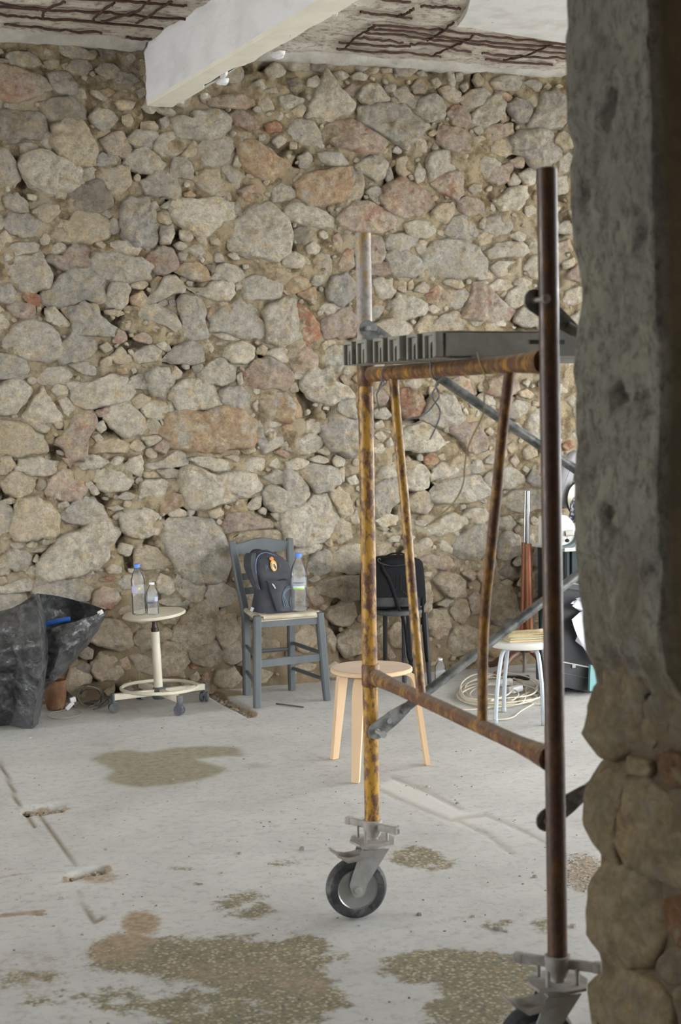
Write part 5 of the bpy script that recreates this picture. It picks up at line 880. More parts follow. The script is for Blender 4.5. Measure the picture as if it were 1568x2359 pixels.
MB().tube([front(627, 1345, .03), front(631, 1350, .034), front(634, 1356, .032)], [.003, .0042, .003], 8).build('zip_pull', flatcol('zip_silver', (.55, .54, .52)), bp)
for i, (o1, o2) in enumerate(((0, 0), (5, 5), (9, 11), (13, 17))):
    pth = [(671, 1350 + o1 * .6), (662, 1352 + o1 * .8), (654, 1362 + o1), (651 + o1 * .8, 1378 + o1 * .4), (654 + o1 * .8, 1392), (657 + o1 * .8, 1401)] if i < 3 else [(672, 1374), (668, 1380), (668, 1392), (671, 1400)]
    MB().tube(spline([front(min(x, 672), y, .027) for x, y in pth], 5), .0026, 8).build('stripe', greyb, bp)
MB().tube([front(x, y, .012) for x, y in ((640, 1397), (652, 1396), (668, 1392))], .0022, 6).build('crease_piping', greyb, bp)
MB().box(front(580, 1404, .006), (.018, .004, .024), frame((1, 0, -.5)), .001).build('side_tag', flatcol('pale_tag', (.36, .38, .43)), bp)
hd = [onY(x, y, yb0 + .07) for x, y in ((576, 1276), (584, 1268), (600, 1268), (608, 1276))]; MB().tube(spline(hd, 5), .006, 8).build('grab_loop', black, bp)
def disc(pts, off, nm, m, lab=None, par=None):
    P = [front(x, y, off) for x, y in pts]; c_ = sum(P) / len(P)
    MB().prism([p_ for p_ in P], (0, -.0025, 0)).build(nm, m, par or bp)
def ell(cx, cy, rx, ry, rot, n_=18): return [(cx + rx * math.cos(a) * math.cos(rot) - ry * math.sin(a) * math.sin(rot), cy + rx * math.cos(a) * math.sin(rot) + ry * math.sin(a) * math.cos(rot)) for a in np.linspace(0, 2 * math.pi, n_, endpoint=False)]
gold = flatcol('crest_gold', (.66, .40, .10)); wht = flatcol('crest_white', (.72, .68, .58)); 
crest = MB().prism([front(x, y, .006) for x, y in ell(630, 1303, 7.4, 13, -.18)], (0, -.003, 0)).build('crest', gold, bp); setp(crest, 'gold oval crest with a small crown')
for pts, off, nm, m_ in ((ell(630.2, 1304, 4.6, 8.8, -.18), .010, 'crest_field', wht), ([(629, 1300), (632, 1299), (636, 1308), (634, 1311)], .0135, 'crest_band', flatcol('crest_navy', (.06, .06, .12))), ([(627, 1299), (630, 1297), (632, 1304), (629, 1306)], .0135, 'crest_monogram', gold), (ell(625, 1287, 4.8, 4.2, .1), .006, 'crest_crown', flatcol('crest_orange', (.62, .25, .08))), (ell(625.5, 1284, 1.5, 1.5, 0), .010, 'crest_orb', gold)):
    MB().prism([front(x, y, off) for x, y in pts], (0, -.003, 0)).build(nm, m_, crest)
def words(txt, x, y, size, ang, parent):
    cu = bpy.data.curves.new('lettering', 'FONT'); cu.body = txt; cu.size = size; cu.extrude = .0004; cu.align_x = 'CENTER'; cu.align_y = 'CENTER'; cu.materials.append(greyb)
    tmp = bpy.data.objects.new('lettering', cu); me = bpy.data.meshes.new_from_object(tmp); bpy.data.objects.remove(tmp)
    o = bpy.data.objects.new('lettering', me); C.objects.link(o); o.parent = parent; p_ = front(x, y, .007)
    o.location = Vector(p_) - origin(parent); o.rotation_euler = (math.radians(80), math.radians(ang), math.radians(-12)); return o
words('REAL\nMADRID', 614.5, 1307, .0085, 80, bp); words('REAL\nMADRID', 645, 1302, .0085, 72, bp)
q = onY(690, 1419, yb0 - .09); bottle('large clear water bottle with blue cap and green band on the grey chair', (q[0], yb0 - .085, ztop - .006), .322, .0445, capb, [('green_band', (.33, .62, .07), .395, .42, (-.75, .75)), ('pale_band', (.6, .66, .7), .42, .45, (-.75, .75)), ('slate_band', (.16, .18, .24), .495, .515, (-.75, .6))])
# ------------------------------------------------------------------ black metal stool with a camera bag
bmet = mat('black_metal', (0.016, 0.017, 0.018), 0.45, spec=.5); bseat = mat('dusty_black_seat', (0.05, 0.055, 0.056), 0.6, col2=(.09, .095, .095), scale=12, dust=(.2, .2, .19), dlo=.55, dhi=.8, dscale=9)
f1, f2 = onz(931, 1582), onz(989, 1576); f3 = onz(887, 1561); yc = 8.03; zb_ = float(onY(918, 1402, yc)[2])
cb = onY(917, 1402, yc); bs = thing('black_stool', 'black metal stool under the black camera bag by the wall', 'stool', (cb[0], yc, 0))
rs_ = float((onY(972, 1402, yc) - onY(862, 1402, yc))[0]) / 2
MB().lathe((cb[0], yc, zb_ - .026), [(rs_ * .9, 0), (rs_ * .99, .004), (rs_, .012), (rs_, .022), (rs_ * .97, .027), (rs_ * .3, .028)], n=40).build('seat', bseat, bs)
for tp, ft_ in (((887, 1412), f3), ((930, 1412), f1), ((979, 1410), f2), (None, f2 + np.array((.02, .30, 0)))):
    a = onY(*tp, ft_[1] * .7 + yc * .3) if tp else np.array((cb[0] + .1, yc + .1, zb_ - .02)); a[2] = zb_ - .024
    MB().tube([ft_, lerp(ft_, a, .5), a], [.0125, .0135, .014], 14).build('leg', bmet, bs)
cloth = mat('black_bag_nylon', (0.008, 0.008, 0.009), 0.8, spec=.12, bmp=.3, bscale=120, bdist=.002); cloth2 = mat('charcoal_padding', (0.022, 0.023, 0.023), .85, spec=.1, col2=(.045, .045, .043), scale=14)
cg_ = thing('camera_bag', 'black camera bag with a top handle and hanging straps on the black stool', 'bag', (cb[0] - .015, yc, zb_))
lev2 = [(1399, 842, 968, .098), (1392, 838, 971, .105), (1370, 838, 970, .107), (1340, 837, 968, .105), (1312, 838, 966, .10), (1300, 842, 964, .095), (1292, 850, 958, .085)]
rows = []
for (y, xl, xr, dep) in lev2:
    a_, c_ = onY(xl, y, yc), onY(xr, y, yc); row = []
    for k in range(33):
        t_ = 2 * math.pi * k / 32; ux = math.copysign(abs(math.cos(t_)) ** .32, math.cos(t_)); uy = math.copysign(abs(math.sin(t_)) ** .4, math.sin(t_))
        row.append(((a_[0] + c_[0]) / 2 + (c_[0] - a_[0]) / 2 * ux, yc + uy * dep + .004 * nz(t_, a_[2] * 20, 2), max(zb_ + .003, a_[2])))
    rows.append(row)
b = MB().grid(rows); b.f.append(list(range(32))); b.build('bag_body', cloth, cg_, angle=60)
lid = []
for (y, xl, xr, dep) in ((1304, 866, 955, .103), (1298, 862, 958, .105), (1290, 866, 954, .10), (1284, 876, 944, .085), (1281, 890, 932, .05)):
    a_, c_ = onY(xl, y, yc), onY(xr, y, yc); lid.append([((a_[0] + c_[0]) / 2 + (c_[0] - a_[0]) / 2 * math.copysign(abs(math.cos(t_)) ** .4, math.cos(t_)), yc + math.copysign(abs(math.sin(t_)) ** .5, math.sin(t_)) * dep, a_[2]) for t_ in np.linspace(0, 2 * math.pi, 29)])
b = MB().grid(lid); b.f.append([4 * 29 + k for k in range(28)]); b.build('lid', cloth, cg_, angle=60)
zip_y = yc - .1055
MB().tube(spline([onY(x, y, zip_y) for x, y in ((868, 1291), (880, 1299), (905, 1304), (935, 1300), (956, 1295))], 5), .003, 8).build('zip', cloth2, cg_)
hp = spline([onY(x, y, yc) for x, y in ((872, 1290), (884, 1285), (898, 1277), (915, 1274), (931, 1277), (941, 1287))], 6)
MB().tube(hp, .013, 10, flat=.35).build('handle', cloth, cg_)
for (x, y) in ((873, 1290), (966, 1304)): MB().tube([onY(x + 3 * math.cos(a), y + 4 * math.sin(a), yc - .05) for a in np.linspace(0, 6.28, 10)], .0035, 6).build('strap_ring', bmet, cg_)
MB().add([onY(x, y, yc - .109) for x, y in ((842, 1378), (966, 1376), (968, 1397), (842, 1398))], [[0, 1, 2, 3]]).build('base_panel', cloth2, cg_)
for pth, w_ in (([(914, 1322), (914, 1355), (905, 1366), (896, 1374)], .0013), ([(923, 1322), (923, 1358), (932, 1366), (938, 1372)], .0013)): MB().tube([onY(x, y, yc - .1095) for x, y in pth], w_, 6).build('seam', cloth2, cg_)
def ribbon(pts, w_, m, name, parent, tw=0.0):
    P = spline(pts, 6); n_ = len(P); rows = []
    for i, q in enumerate(P):
        d = P[min(i + 1, n_ - 1)] - P[max(i - 1, 0)]; s_ = np.cross(d, (0, 1.0, .2)); s_ /= np.linalg.norm(s_) + 1e-9; a = tw * math.sin(i / n_ * 5)
        s_ = s_ * math.cos(a) + np.array((0, 1.0, 0)) * math.sin(a); rows.append([q - s_ * w_ / 2, q + np.array((0, -.002, 0)), q + s_ * w_ / 2])
    o = MB().grid(rows).build(name, m, parent, angle=80); md = o.modifiers.new('thick', 'SOLIDIFY'); md.thickness = .0025; return o
ribbon([onY(x, y, Y) for x, y, Y in ((880, 1300, yc - .10), (884, 1315, yc - .112), (896, 1335, yc - .112), (907, 1365, yc - .112), (916, 1395, yc - .118), (926, 1420, yc - .13), (934, 1450, yc - .13), (938, 1490, yc - .13), (942, 1518, yc - .12), (950, 1521, yc - .10), (958, 1508, yc - .05))], .019, cloth, 'strap', cg_)
ribbon([onY(x, y, Y) for x, y, Y in ((966, 1304, yc - .03), (972, 1312, yc - .05), (974, 1340, yc - .06), (973, 1362, yc - .08), (974, 1380, yc - .1), (974, 1420, yc - .11), (976, 1455, yc - .11), (980, 1500, yc - .11), (983, 1525, yc - .1))], .017, cloth, 'strap', cg_, .7)
# ------------------------------------------------------------------ white stool with old booklets
wpl = mat('white_seat', (0.66, 0.65, 0.60), 0.4, spec=.45, col2=(.63, .62, .57), scale=4); alu = mat('pale_grey_tube', (0.42, 0.46, 0.49), 0.4, .25, spec=.5)
L1, L2 = onz(1141, 1666), onz(1252, 1670); md_ = (L1 + L2) / 2; d_ = (L2 - L1) / np.linalg.norm(L2 - L1); pr = np.array((-d_[1], d_[0], 0)); wc_ = md_ + pr * .145
ws = thing('white_stool', 'white round stool with grey tube legs holding old booklets', 'stool', wc_); zw = float(onY(1206, 1470, wc_[1])[2])
rw = .183
MB().lathe((wc_[0], wc_[1], zw - .040), [(rw * .55, .004), (rw * .86, 0), (rw * .95, .006), (rw, .022), (rw, .030), (rw * .97, .037), (rw * .90, .040), (rw * .3, .038)], n=48).build('seat', wpl, ws)
for k in range(4):
    ft_ = (L1, L2, wc_ * 2 - L1, wc_ * 2 - L2)[k].copy(); ft_[2] = 0; d = (ft_ - np.array((wc_[0], wc_[1], 0))); rl = np.linalg.norm(d); d = d / rl; c0 = np.array((wc_[0], wc_[1], 0))
    pth = [c0 + d * .05 + np.array((0, 0, zw - .046)), c0 + d * (rl * .60) + np.array((0, 0, zw - .046)), c0 + d * (rl * .72) + np.array((0, 0, zw - .060)), c0 + d * (rl * .80) + np.array((0, 0, zw - .10)), c0 + d * (rl * .93) + np.array((0, 0, zw * .42)), ft_ + np.array((0, 0, .01))]
    if k < 2: pth = [c0 + d * (rl * .99) + np.array((0, 0, zw - .018)), c0 + d * (rl * 1.0) + np.array((0, 0, zw - .03))] + pth[3:] if False else pth
    MB().tube(spline(pth, 6), .0112, 14).build('leg', alu, ws); MB().lathe(ft_, [(.012, 0), (.0135, .003), (.0135, .02), (.012, .022)], n=14).build('leg_tip', alu, ws)
paper = mat('yellowed_paper', (0.57, 0.47, 0.28), 0.8, col2=(0.50, 0.40, 0.23), scale=8); mint = mat('mint_pages', (0.42, 0.47, 0.38), .8, col2=(.5, .46, .33), scale=25); ink = flatcol('faded_ink', (.24, .21, .14))
ang0 = -.12
def booklet(label, dx, dy, z, w_, d_, th, rot, m, edge):
    o = thing('booklet', label, 'booklet', (wc_[0] + dx, wc_[1] + dy, z)); fr = frame((math.cos(rot), math.sin(rot), 0)); c_ = np.array((wc_[0] + dx, wc_[1] + dy, z))
    MB().box(c_ + np.array((0, 0, th * .5)), (w_ - .004, d_ - .004, th - .003), fr, .0006).build('pages', edge, o, smooth=False)
    MB().box(c_ + np.array((0, 0, .0008)), (w_, d_, .0016), fr).build('back_cover', m, o, smooth=False)
    rows = [[c_ + fr @ np.array((u * w_ / 2, v * d_ / 2, th + .0008 + (.004 if (u > .9 and v > .9) else 0) + .0015 * math.sin(u * 3))) for u in np.linspace(-1, 1, 7)] for v in np.linspace(-1, 1, 5)]
    q = MB().grid(rows).build('front_cover', m, o); md = q.modifiers.new('thick', 'SOLIDIFY'); md.thickness = .0012; return o, c_, fr
zt_ = zw + .001
booklet('lowest yellowed booklet with tan page edges on the white stool', .000, -.045, zt_, .24, .165, .010, ang0 - .02, paper, paper)
booklet('thin mint edged booklet between two yellowed ones on the white stool', .006, -.045, zt_ + .0125, .235, .16, .008, ang0 - .05, paper, mint)
o, c_, fr = booklet('uppermost yellowed booklet with a faded line drawing on its cover', .004, -.025, zt_ + .023, .225, .165, .007, ang0 - .09, paper, paper)
for i in range(7):
    u0 = -.07 + .022 * i; MB().tube([c_ + fr @ np.array((u0 + .012 * math.cos(j * 1.7 + i), -.03 + .013 * j, .0103)) for j in range(5)], .0006, 5).build('drawn_line', ink, o)
# ------------------------------------------------------------------ copper and chrome stand with curved legs
copper = mat('copper_brown_tube', (0.27, 0.105, 0.05), 0.42, 0.35, col2=(.22, .085, .042), scale=5); chrome = mat('chrome', (0.40, 0.41, 0.42), 0.16, 1.0); wood = mat('brown_bent_wood', (0.145, 0.062, 0.034), 0.42, col2=(.10, .045, .026), scale=6)
sc_ = onz(1210, 1548); cs_ = thing('copper_stand', 'copper brown twin tube stand with chrome upper tubes and curved legs', 'stand', sc_); Ys = sc_[1]
for (xb_, xt_, x2, y1, y2, dy) in ((1204, 1209, 1211, 1250, 1131, .02), (1219, 1216, 1216, 1253, 1131, -.02)):
    b0, t0, t1 = onY(xb_, 1480, Ys + dy), onY(xt_, y1, Ys + dy), onY(x2, y2, Ys + dy)
    rr = .0185 if dy > 0 else .0215
    MB().tube([b0 + (b0 - t0) * .1, b0, t0, t0 + (t1 - t0) * .004], [rr * 1.15, rr * 1.1, rr, rr * .8], 20).build('lower_tube', copper, cs_)
    MB().tube([t0, t1], .0108, 16).build('upper_tube', chrome, cs_); MB().lathe(t1 - np.array((0, 0, .02)), [(.0075, 0), (.0075, .0205)], n=12).build('tube_bore', bmet, cs_)
MB().tube([onY(1207, 1470, Ys), onY(1207, 1550, Ys)], .010, 14).build('centre_post', flatcol('scuffed_pole', (.20, .16, .14)), cs_)
MB().lathe(onY(1211, 1500, Ys), [(.03, 0), (.048, .006), (.05, .03), (.042, .04)], n=24).build('boss', wood, cs_)
for px, Ya, Yb in (([(1200, 1502), (1188, 1508), (1174, 1520), (1163, 1536), (1154, 1549), (1140, 1556)], Ys, Ys - .12), ([(1196, 1500), (1180, 1504), (1163, 1512), (1148, 1522), (1138, 1529), (1126, 1531)], Ys, Ys + .16), ([(1225, 1500), (1236, 1510), (1244, 1525), (1248, 1540), (1252, 1552), (1258, 1556)], Ys, Ys - .05)):
    P = [onY(x, y, Ya + (Yb - Ya) * i / 5) for i, (x, y) in enumerate(px)]; P = [np.array((p_[0], p_[1], max(p_[2], .021))) for p_ in P]
    MB().tube(spline(P, 6), .021, 12, flat=.62, up=(0, 1, 0)).build('bent_leg', wood, cs_)
# ------------------------------------------------------------------ cables
cord = mat('cream_cord', (0.56, 0.50, 0.39), 0.6); plug = mat('white_plug', (0.70, 0.70, 0.70), 0.4); prong = mat('plug_pin', (.75, .75, .74), .2, 1.0)
lp = []
ctrs = [(1130, 1602, 78, 26), (1150, 1598, 92, 34), (1140, 1592, 70, 30), (1162, 1606, 80, 26), (1128, 1608, 66, 20), (1170, 1590, 70, 28), (1120, 1596, 60, 32)]
pth = []
for i, (cx, cy, rx, ry) in enumerate(ctrs):
    for j in range(9):
        a = 2 * math.pi * j / 9 + i * .35; x, y = cx + rx * math.cos(a), cy + ry * math.sin(a) + 4 * nz(i, j, 2, 1.3); q = onz(x, y); q[2] = .005 + .004 * i + .004 * abs(nz(i, j, 0, .7)); pth.append(q)
for x, y in ((1180, 1610), (1215, 1622), (1255, 1625)): q = onz(x, y); q[2] = .006; pth.append(q)
cc_ = thing('extension_cord', 'coiled cream extension cord with white plugs on the floor behind the white stool', 'cord', onz(1140, 1605))
MB().tube(spline(pth, 6), .0042, 8).build('cord', cord, cc_)
for pts in ([(1232, 1622), (1200, 1640), (1180, 1655), (1152, 1660), (1118, 1658)], [(1060, 1638), (1100, 1636), (1150, 1630), (1200, 1622), (1222, 1612)], [(1226, 1592), (1238, 1580), (1225, 1566), (1196, 1560), (1172, 1566)]):
    P = [onz(x, y) for x, y in pts]
    for q in P: q[2] = .0055
    MB().tube(spline(P, 7), .0038, 8).build('cord', cord, cc_)
q = onz(1188, 1596); q[2] = .022; MB().box(q, (.072, .045, .036), frame((1, .25, .1)), .008).build('plug', plug, cc_)
for s_ in (-.01, .01): MB().tube([q + np.array((.034, .008 + s_, .004)), q + np.array((.062, .014 + s_, .006))], .003, 8).build('plug_pin', prong, cc_)
q = onz(1163, 1579); q[2] = .02; MB().box(q, (.085, .05, .034), frame((1, -.2, .05)), .008).build('socket', plug, cc_)
q = onz(1188, 1566); q[2] = .012; b = MB().box(q, (.16, .045, .022), frame((1, -.35, 0)), .006); setp(b.build('power_adapter', black, None, loc=q), 'flat black adapter lying in the cream cord coil', 'adapter')
th = thing('cable_tangle', 'thin dark cable tangle on the floor beside the post of the white stool', 'cable', onz(1240, 1590))
P = [onz(x, y, .004) for x, y in ((1228, 1590), (1236, 1582), (1246, 1592), (1232, 1600), (1244, 1604), (1250, 1588), (1240, 1578), (1252, 1572))]; MB().tube(spline(P, 6), .0025, 6).build('cable', flatcol('dark_violet_cable', (.03, .028, .05)), th)
# tangle of old wire by the wall on the left
oc = thing('wire_coil', 'loose coil of dark and yellow old cable against the wall', 'cable', onz(212, 1632)); cy_ = flatcol('old_yellow_sheath', (.30, .22, .09)); cd_ = flatcol('old_grey_sheath', (.09, .09, .085))
Yc_ = onz(212, 1632)[1]
for i in range(7):
    cx, cy, rx, ry = 208 + 5 * nz(i, 0, 0, 1.1), 1602 + 3 * i % 7, 26 + 5 * nz(i, 2, 0, 1.3), 24 + 6 * nz(i, 3, 0, 1.7)
    P = []
    for j in range(15):
        a = 2 * math.pi * j / 14; z_ = onY(cx + rx * math.cos(a), cy + ry * math.sin(a), Yc_ + .04 + .02 * i); z_[1] += .03 * math.sin(a * 2 + i); z_[2] = max(z_[2], .006); P.append(z_)
    MB().tube(spline(P, 4), .0035, 7).build('cable', cy_ if i in (1, 4) else cd_, oc)
P = [onz(x, y, .005) for x, y in ((226, 1630), (240, 1618), (248, 1610), (250, 1618), (236, 1628), (215, 1634))]; MB().tube(spline(P, 6), .0035, 7).build('cable', cd_, oc)
wl = thing('flex_with_plug', 'thin grey flex with a white plug on the floor beside the black sack', 'cable', onz(160, 1636))
P = [onz(x, y, .004) for x, y in ((163, 1630), (145, 1636), (120, 1642), (110, 1650), (125, 1656), (155, 1654), (180, 1648), (188, 1641), (172, 1635))]; MB().tube(spline(P, 6), .0022, 6).build('flex', flatcol('grey_flex', (.26, .25, .22)), wl)
P = [onz(x, y, .006) for x, y in ((140, 1636), (142, 1624), (152, 1618), (166, 1622), (176, 1632), (195, 1642))]
for i, q in enumerate(P): q[2] += .03 * math.sin(i * 1.0)
MB().tube(spline(P, 6), .003, 6).build('flex', cd_, wl)
q = onz(160, 1634); q[2] = .02; MB().box(q, (.055, .02, .026), frame((1, .2, .9)), .006).build('plug', plug, wl); MB().box(q + np.array((.018, 0, .03)), (.035, .022, .03), frame((1, .2, .2)), .006).build('plug_head', plug, wl)
a_, b_ = onz(636, 1621, .004), onz(699, 1629, .004); setp(MB().tube([a_, b_], .004, 8).build('metal_rod', flatcol('dark_rod', (.06, .06, .065)), None, loc=a_), 'thin dark rod lying on the floor before the grey chair', 'rod')
# rusty bucket remains by the sack
q = onY(128, 1600, 8.14); setp(MB().lathe((q[0], q[1], 0.0), [(.045, 0), (.052, .02), (.058, .09), (.060, .16), (.057, .158), (.05, .1), (.04, .015)], n=20).build('rusty_tin', mat('rusted_tin', (.13, .06, .03), .9, col2=(.2, .11, .055), scale=15, bmp=.5, bscale=40, bdist=.006), None, loc=(q[0], q[1], 0)), 'small rusty brown tin standing against the wall beside the black sack', 'tin')
# ------------------------------------------------------------------ black sack
sackm = mat('dusty_black_polythene', (0.022, 0.023, 0.025), 0.4, col2=(0.05, 0.05, 0.051), scale=6, bmp=.75, bscale=9, bdist=.03, dust=(.11, .108, .105), dlo=.45, dhi=.72, dscale=26, spec=.5)
YS = float(onz(40, 1670)[1])
def S(x, y, dy): return onY(x, y, YS + dy)
pA = [[S(-260, 1560, .05), S(-150, 1480, .02), S(-60, 1437, .0), S(0, 1412, -.02), S(48, 1388, -.01), S(74, 1372, .02), S(87, 1366, .05)],
      [S(-290, 1590, .0), S(-150, 1520, -.10), S(-60, 1480, -.14), S(0, 1450, -.14), S(45, 1432, -.12), S(76, 1418, -.08), S(97, 1412, -.03)],
      [S(-300, 1610, -.02), S(-150, 1560, -.14), S(-60, 1520, -.19), S(0, 1500, -.20), S(48, 1490, -.19), S(84, 1478, -.15), S(108, 1470, -.08)],
      [S(-300, 1625, -.03), S(-150, 1585, -.13), S(-60, 1548, -.16), S(0, 1532, -.17), S(50, 1520, -.18), S(84, 1516, -.17), S(112, 1510, -.10)],
      [S(-300, 1640, -.03), S(-150, 1600, -.08), S(-60, 1560, -.09), S(0, 1548, -.10), S(48, 1552, -.11), S(80, 1558, -.12), S(100, 1556, -.07)],
      [S(-300, 1660, -.03), S(-150, 1640, -.11), S(-60, 1620, -.14), S(0, 1600, -.13), S(44, 1592, -.09), S(72, 1586, -.07), S(96, 1578, .0)],
      [onz(-300, 1676), onz(-150, 1686), onz(-60, 1682), onz(0, 1673), onz(40, 1671), onz(66, 1669), onz(85, 1665)]]
pB = [[S(106, 1451, -.10), S(135, 1441, -.12), S(172, 1431, -.13), S(208, 1420, -.10), S(236, 1411, -.02), S(244, 1406, .03)],
      [S(107, 1474, -.12), S(136, 1466, -.16), S(170, 1456, -.17), S(202, 1444, -.13), S(228, 1432, -.04), S(241, 1418, .03)],
      [S(110, 1505, -.11), S(134, 1500, -.16), S(160, 1490, -.16), S(188, 1478, -.12), S(212, 1464, -.04), S(226, 1450, .03)],
      [S(106, 1534, -.09), S(124, 1534, -.13), S(144, 1526, -.13), S(166, 1514, -.08), S(184, 1502, -.02), S(198, 1490, .04)],
      [S(97, 1557, -.06), S(110, 1563, -.08), S(122, 1567, -.08), S(134, 1562, -.05), S(146, 1550, .0), S(158, 1538, .05)]]
pC = [[S(86, 1367, .05), S(120, 1370, .12), S(160, 1379, .15), S(205, 1391, .12), S(244, 1404, .04)],
      [S(92, 1400, .10), S(124, 1402, .20), S(164, 1404, .22), S(208, 1405, .15), S(243, 1407, .04)],
      [S(100, 1440, .08), S(130, 1440, .16), S(168, 1432, .16), S(208, 1421, .09), S(241, 1411, .035)],
      [S(108, 1490, -.02), S(134, 1484, .02), S(168, 1466, .03), S(204, 1446, .03), S(236, 1420, .03)]]
pD = [[p_ + np.array((0, .05 + .16 * math.sin(i * .9 + .3), 0)) for i, p_ in enumerate(r_)] for r_ in [pA[0], pA[2], pA[4], pA[6]]]
def refine(rows, k=3):
    def lin(P):
        P = [np.array(q, float) for q in P]; S_ = spline(P, k); L_ = [lerp(P[i], P[i + 1], j / k) for i in range(len(P) - 1) for j in range(k)] + [P[-1]]
        return [.35 * a + .65 * b for a, b in zip(S_, L_)]
    R1 = [lin(r_) for r_ in rows]; cols = [lin([r_[j] for r_ in R1]) for j in range(len(R1[0]))]
    return [[cols[j][i] for j in range(len(cols))] for i in range(len(cols[0]))]
sk = thing('black_sack', 'dusty black plastic sack slumped open on the floor by the wall', 'sack', (float(pA[6][3][0]), YS, 0))
def sheet(rows, name, amp=.012):
    R_ = refine(rows, 8); out = []
    for r_ in R_:
        rr = []
        for q in r_:
            f = amp * (1.9 * (1 - 2.4 * abs(nz(q[0] * 1.3 + q[2] * .8, q[2] * .5 - q[0] * .4, 1, 8))) + 1.3 * (.5 - abs(nz(q[0] - q[2], q[2] * 1.6, 3, 15))) * 1.6); rr.append(np.array((q[0], q[1] - f * min(1, q[2] * 14 + .1), max(q[2], 0.0015))))
        out.append(rr)
    return MB().grid(out).build(name, sackm, sk, angle=38)
sheet(pA, 'front_panel'); sheet(pB, 'lip_panel', .008); sheet(pC, 'inner_panel', .008); sheet(pD, 'back_panel', .01)
fold = [[S(96, 1556, -.05), S(112, 1562, -.02), S(126, 1568, .02)], [S(94, 1580, .02), S(106, 1574, .03), S(122, 1570, .04)], [S(90, 1620, .04), S(98, 1600, .06), S(104, 1590, .08)], [onz(86, 1664), onz(88, 1655), onz(92, 1648)]]
sheet(fold, 'side_fold', .006)
MB().tube([S(84, 1446, .02), S(104, 1438, .0), S(150, 1428, -.01), S(161, 1427, -.01), S(162, 1427, -.01)], [.0145, .0145, .0145, .0145, .011], 16).build('blue_handle', mat('blue_plastic_handle', (0.02, 0.10, 0.36), .4), None, loc=S(100, 1440, 0))
setp(bpy.data.objects['blue_handle'], 'blue plastic handle sticking out of the black sack', 'handle')
MB().box(S(231, 1411, -.03), (.03, .01, .022), frame((1, 0, .5)), .002).build('paper_tag', flatcol('off_white_tag', (.55, .54, .50)), sk)
# ------------------------------------------------------------------ clutter half hidden behind the pier
YQ = 7.45
def Q(x, y, dy=0.0): return onY(x, y, YQ + dy)
dk = mat('black_board', (0.018, 0.018, 0.02), .5); edge = mat('scuffed_edge', (.30, .29, .27), .6)
tr_ = thing('equipment_case', 'open black case with pale metal edges on the floor behind the near post', 'case', onz(1330, 1600))
MB().prism([Q(1266, 1330, .0), Q(1345, 1350, .0), Q(1420, 1362, .0), Q(1420, 1545), Q(1266, 1522)], (0, .02, 0)).build('lid', dk, tr_, smooth=False)
MB().prism([Q(1262, 1336, -.012), Q(1345, 1346, -.012), Q(1420, 1356, -.012), Q(1420, 1376, -.012), Q(1345, 1362, -.012), Q(1262, 1350, -.012)], (0, .04, 0)).build('lid_rim', mat('black_rim', (.035, .036, .038), .35), tr_, smooth=False)
MB().tube([Q(1262, 1337, -.014), Q(1345, 1348, -.014), Q(1420, 1358, -.014)], .0028, 8).build('edge_strip', edge, tr_)
z0 = .06; P = [Q(1266, 1518, -.14), Q(1420, 1550, -.14), Q(1420, 1610, -.14), Q(1266, 1575, -.14)]
MB().prism(P, (0, .16, 0)).build('tray', mat('black_tray', (.024, .025, .027), .5, col2=(.045, .045, .047), scale=8), tr_, smooth=False)
MB().tube([Q(1266, 1519, -.145), Q(1420, 1551, -.145)], .0045, 8).build('edge_strip', edge, tr_); MB().box(Q(1321, 1535, -.146), (.022, .006, .018), None, .002).build('latch', edge, tr_)
MB().tube([Q(1266, 1545, -.143), Q(1420, 1575, -.143)], .002, 8).build('tray_seam', flatcol('tray_seam', (.09, .09, .09)), tr_)
wp = mat('white_paper', (.50, .50, .53), .7)
def sheet_of(px, dy, name, label, cat, m, th=.004):
    c_ = Q(*px[0], dy); o = MB().prism([Q(x, y, dy + .03 * math.sin(i * 1.3)) for i, (x, y) in enumerate(px)], (0, th, 0)).build(name, m, None, smooth=False, loc=c_); return setp(o, label, cat)
sheet_of([(1317, 1427), (1336, 1410), (1380, 1395), (1400, 1560), (1365, 1520), (1342, 1490), (1325, 1477), (1330, 1466), (1322, 1445)], -.06, 'torn_paper', 'large torn white paper sheet against the open black case', 'paper', wp)
sheet_of([(1314, 1391), (1320, 1385), (1330, 1382), (1326, 1379), (1345, 1374), (1370, 1380), (1370, 1412), (1335, 1407), (1325, 1401), (1318, 1396), (1322, 1392)], -.07, 'crumpled_paper', 'small crumpled white paper above the torn sheet', 'paper', wp)
sheet_of([(1360, 1532), (1382, 1536), (1380, 1592), (1358, 1592)], -.2, 'teal_panel', 'narrow teal panel edge behind the pier', 'panel', flatcol('teal', (.09, .22, .21)), .02)
P = [onz(x, y, .012) for x, y in ((1262, 1582), (1285, 1586), (1310, 1588), (1325, 1590), (1345, 1583), (1372, 1580))]; setp(MB().tube(spline(P, 5), .016, 10, flat=.5).build('black_strap', black, None, loc=P[0]), 'black strap lying on the floor before the open case', 'strap')
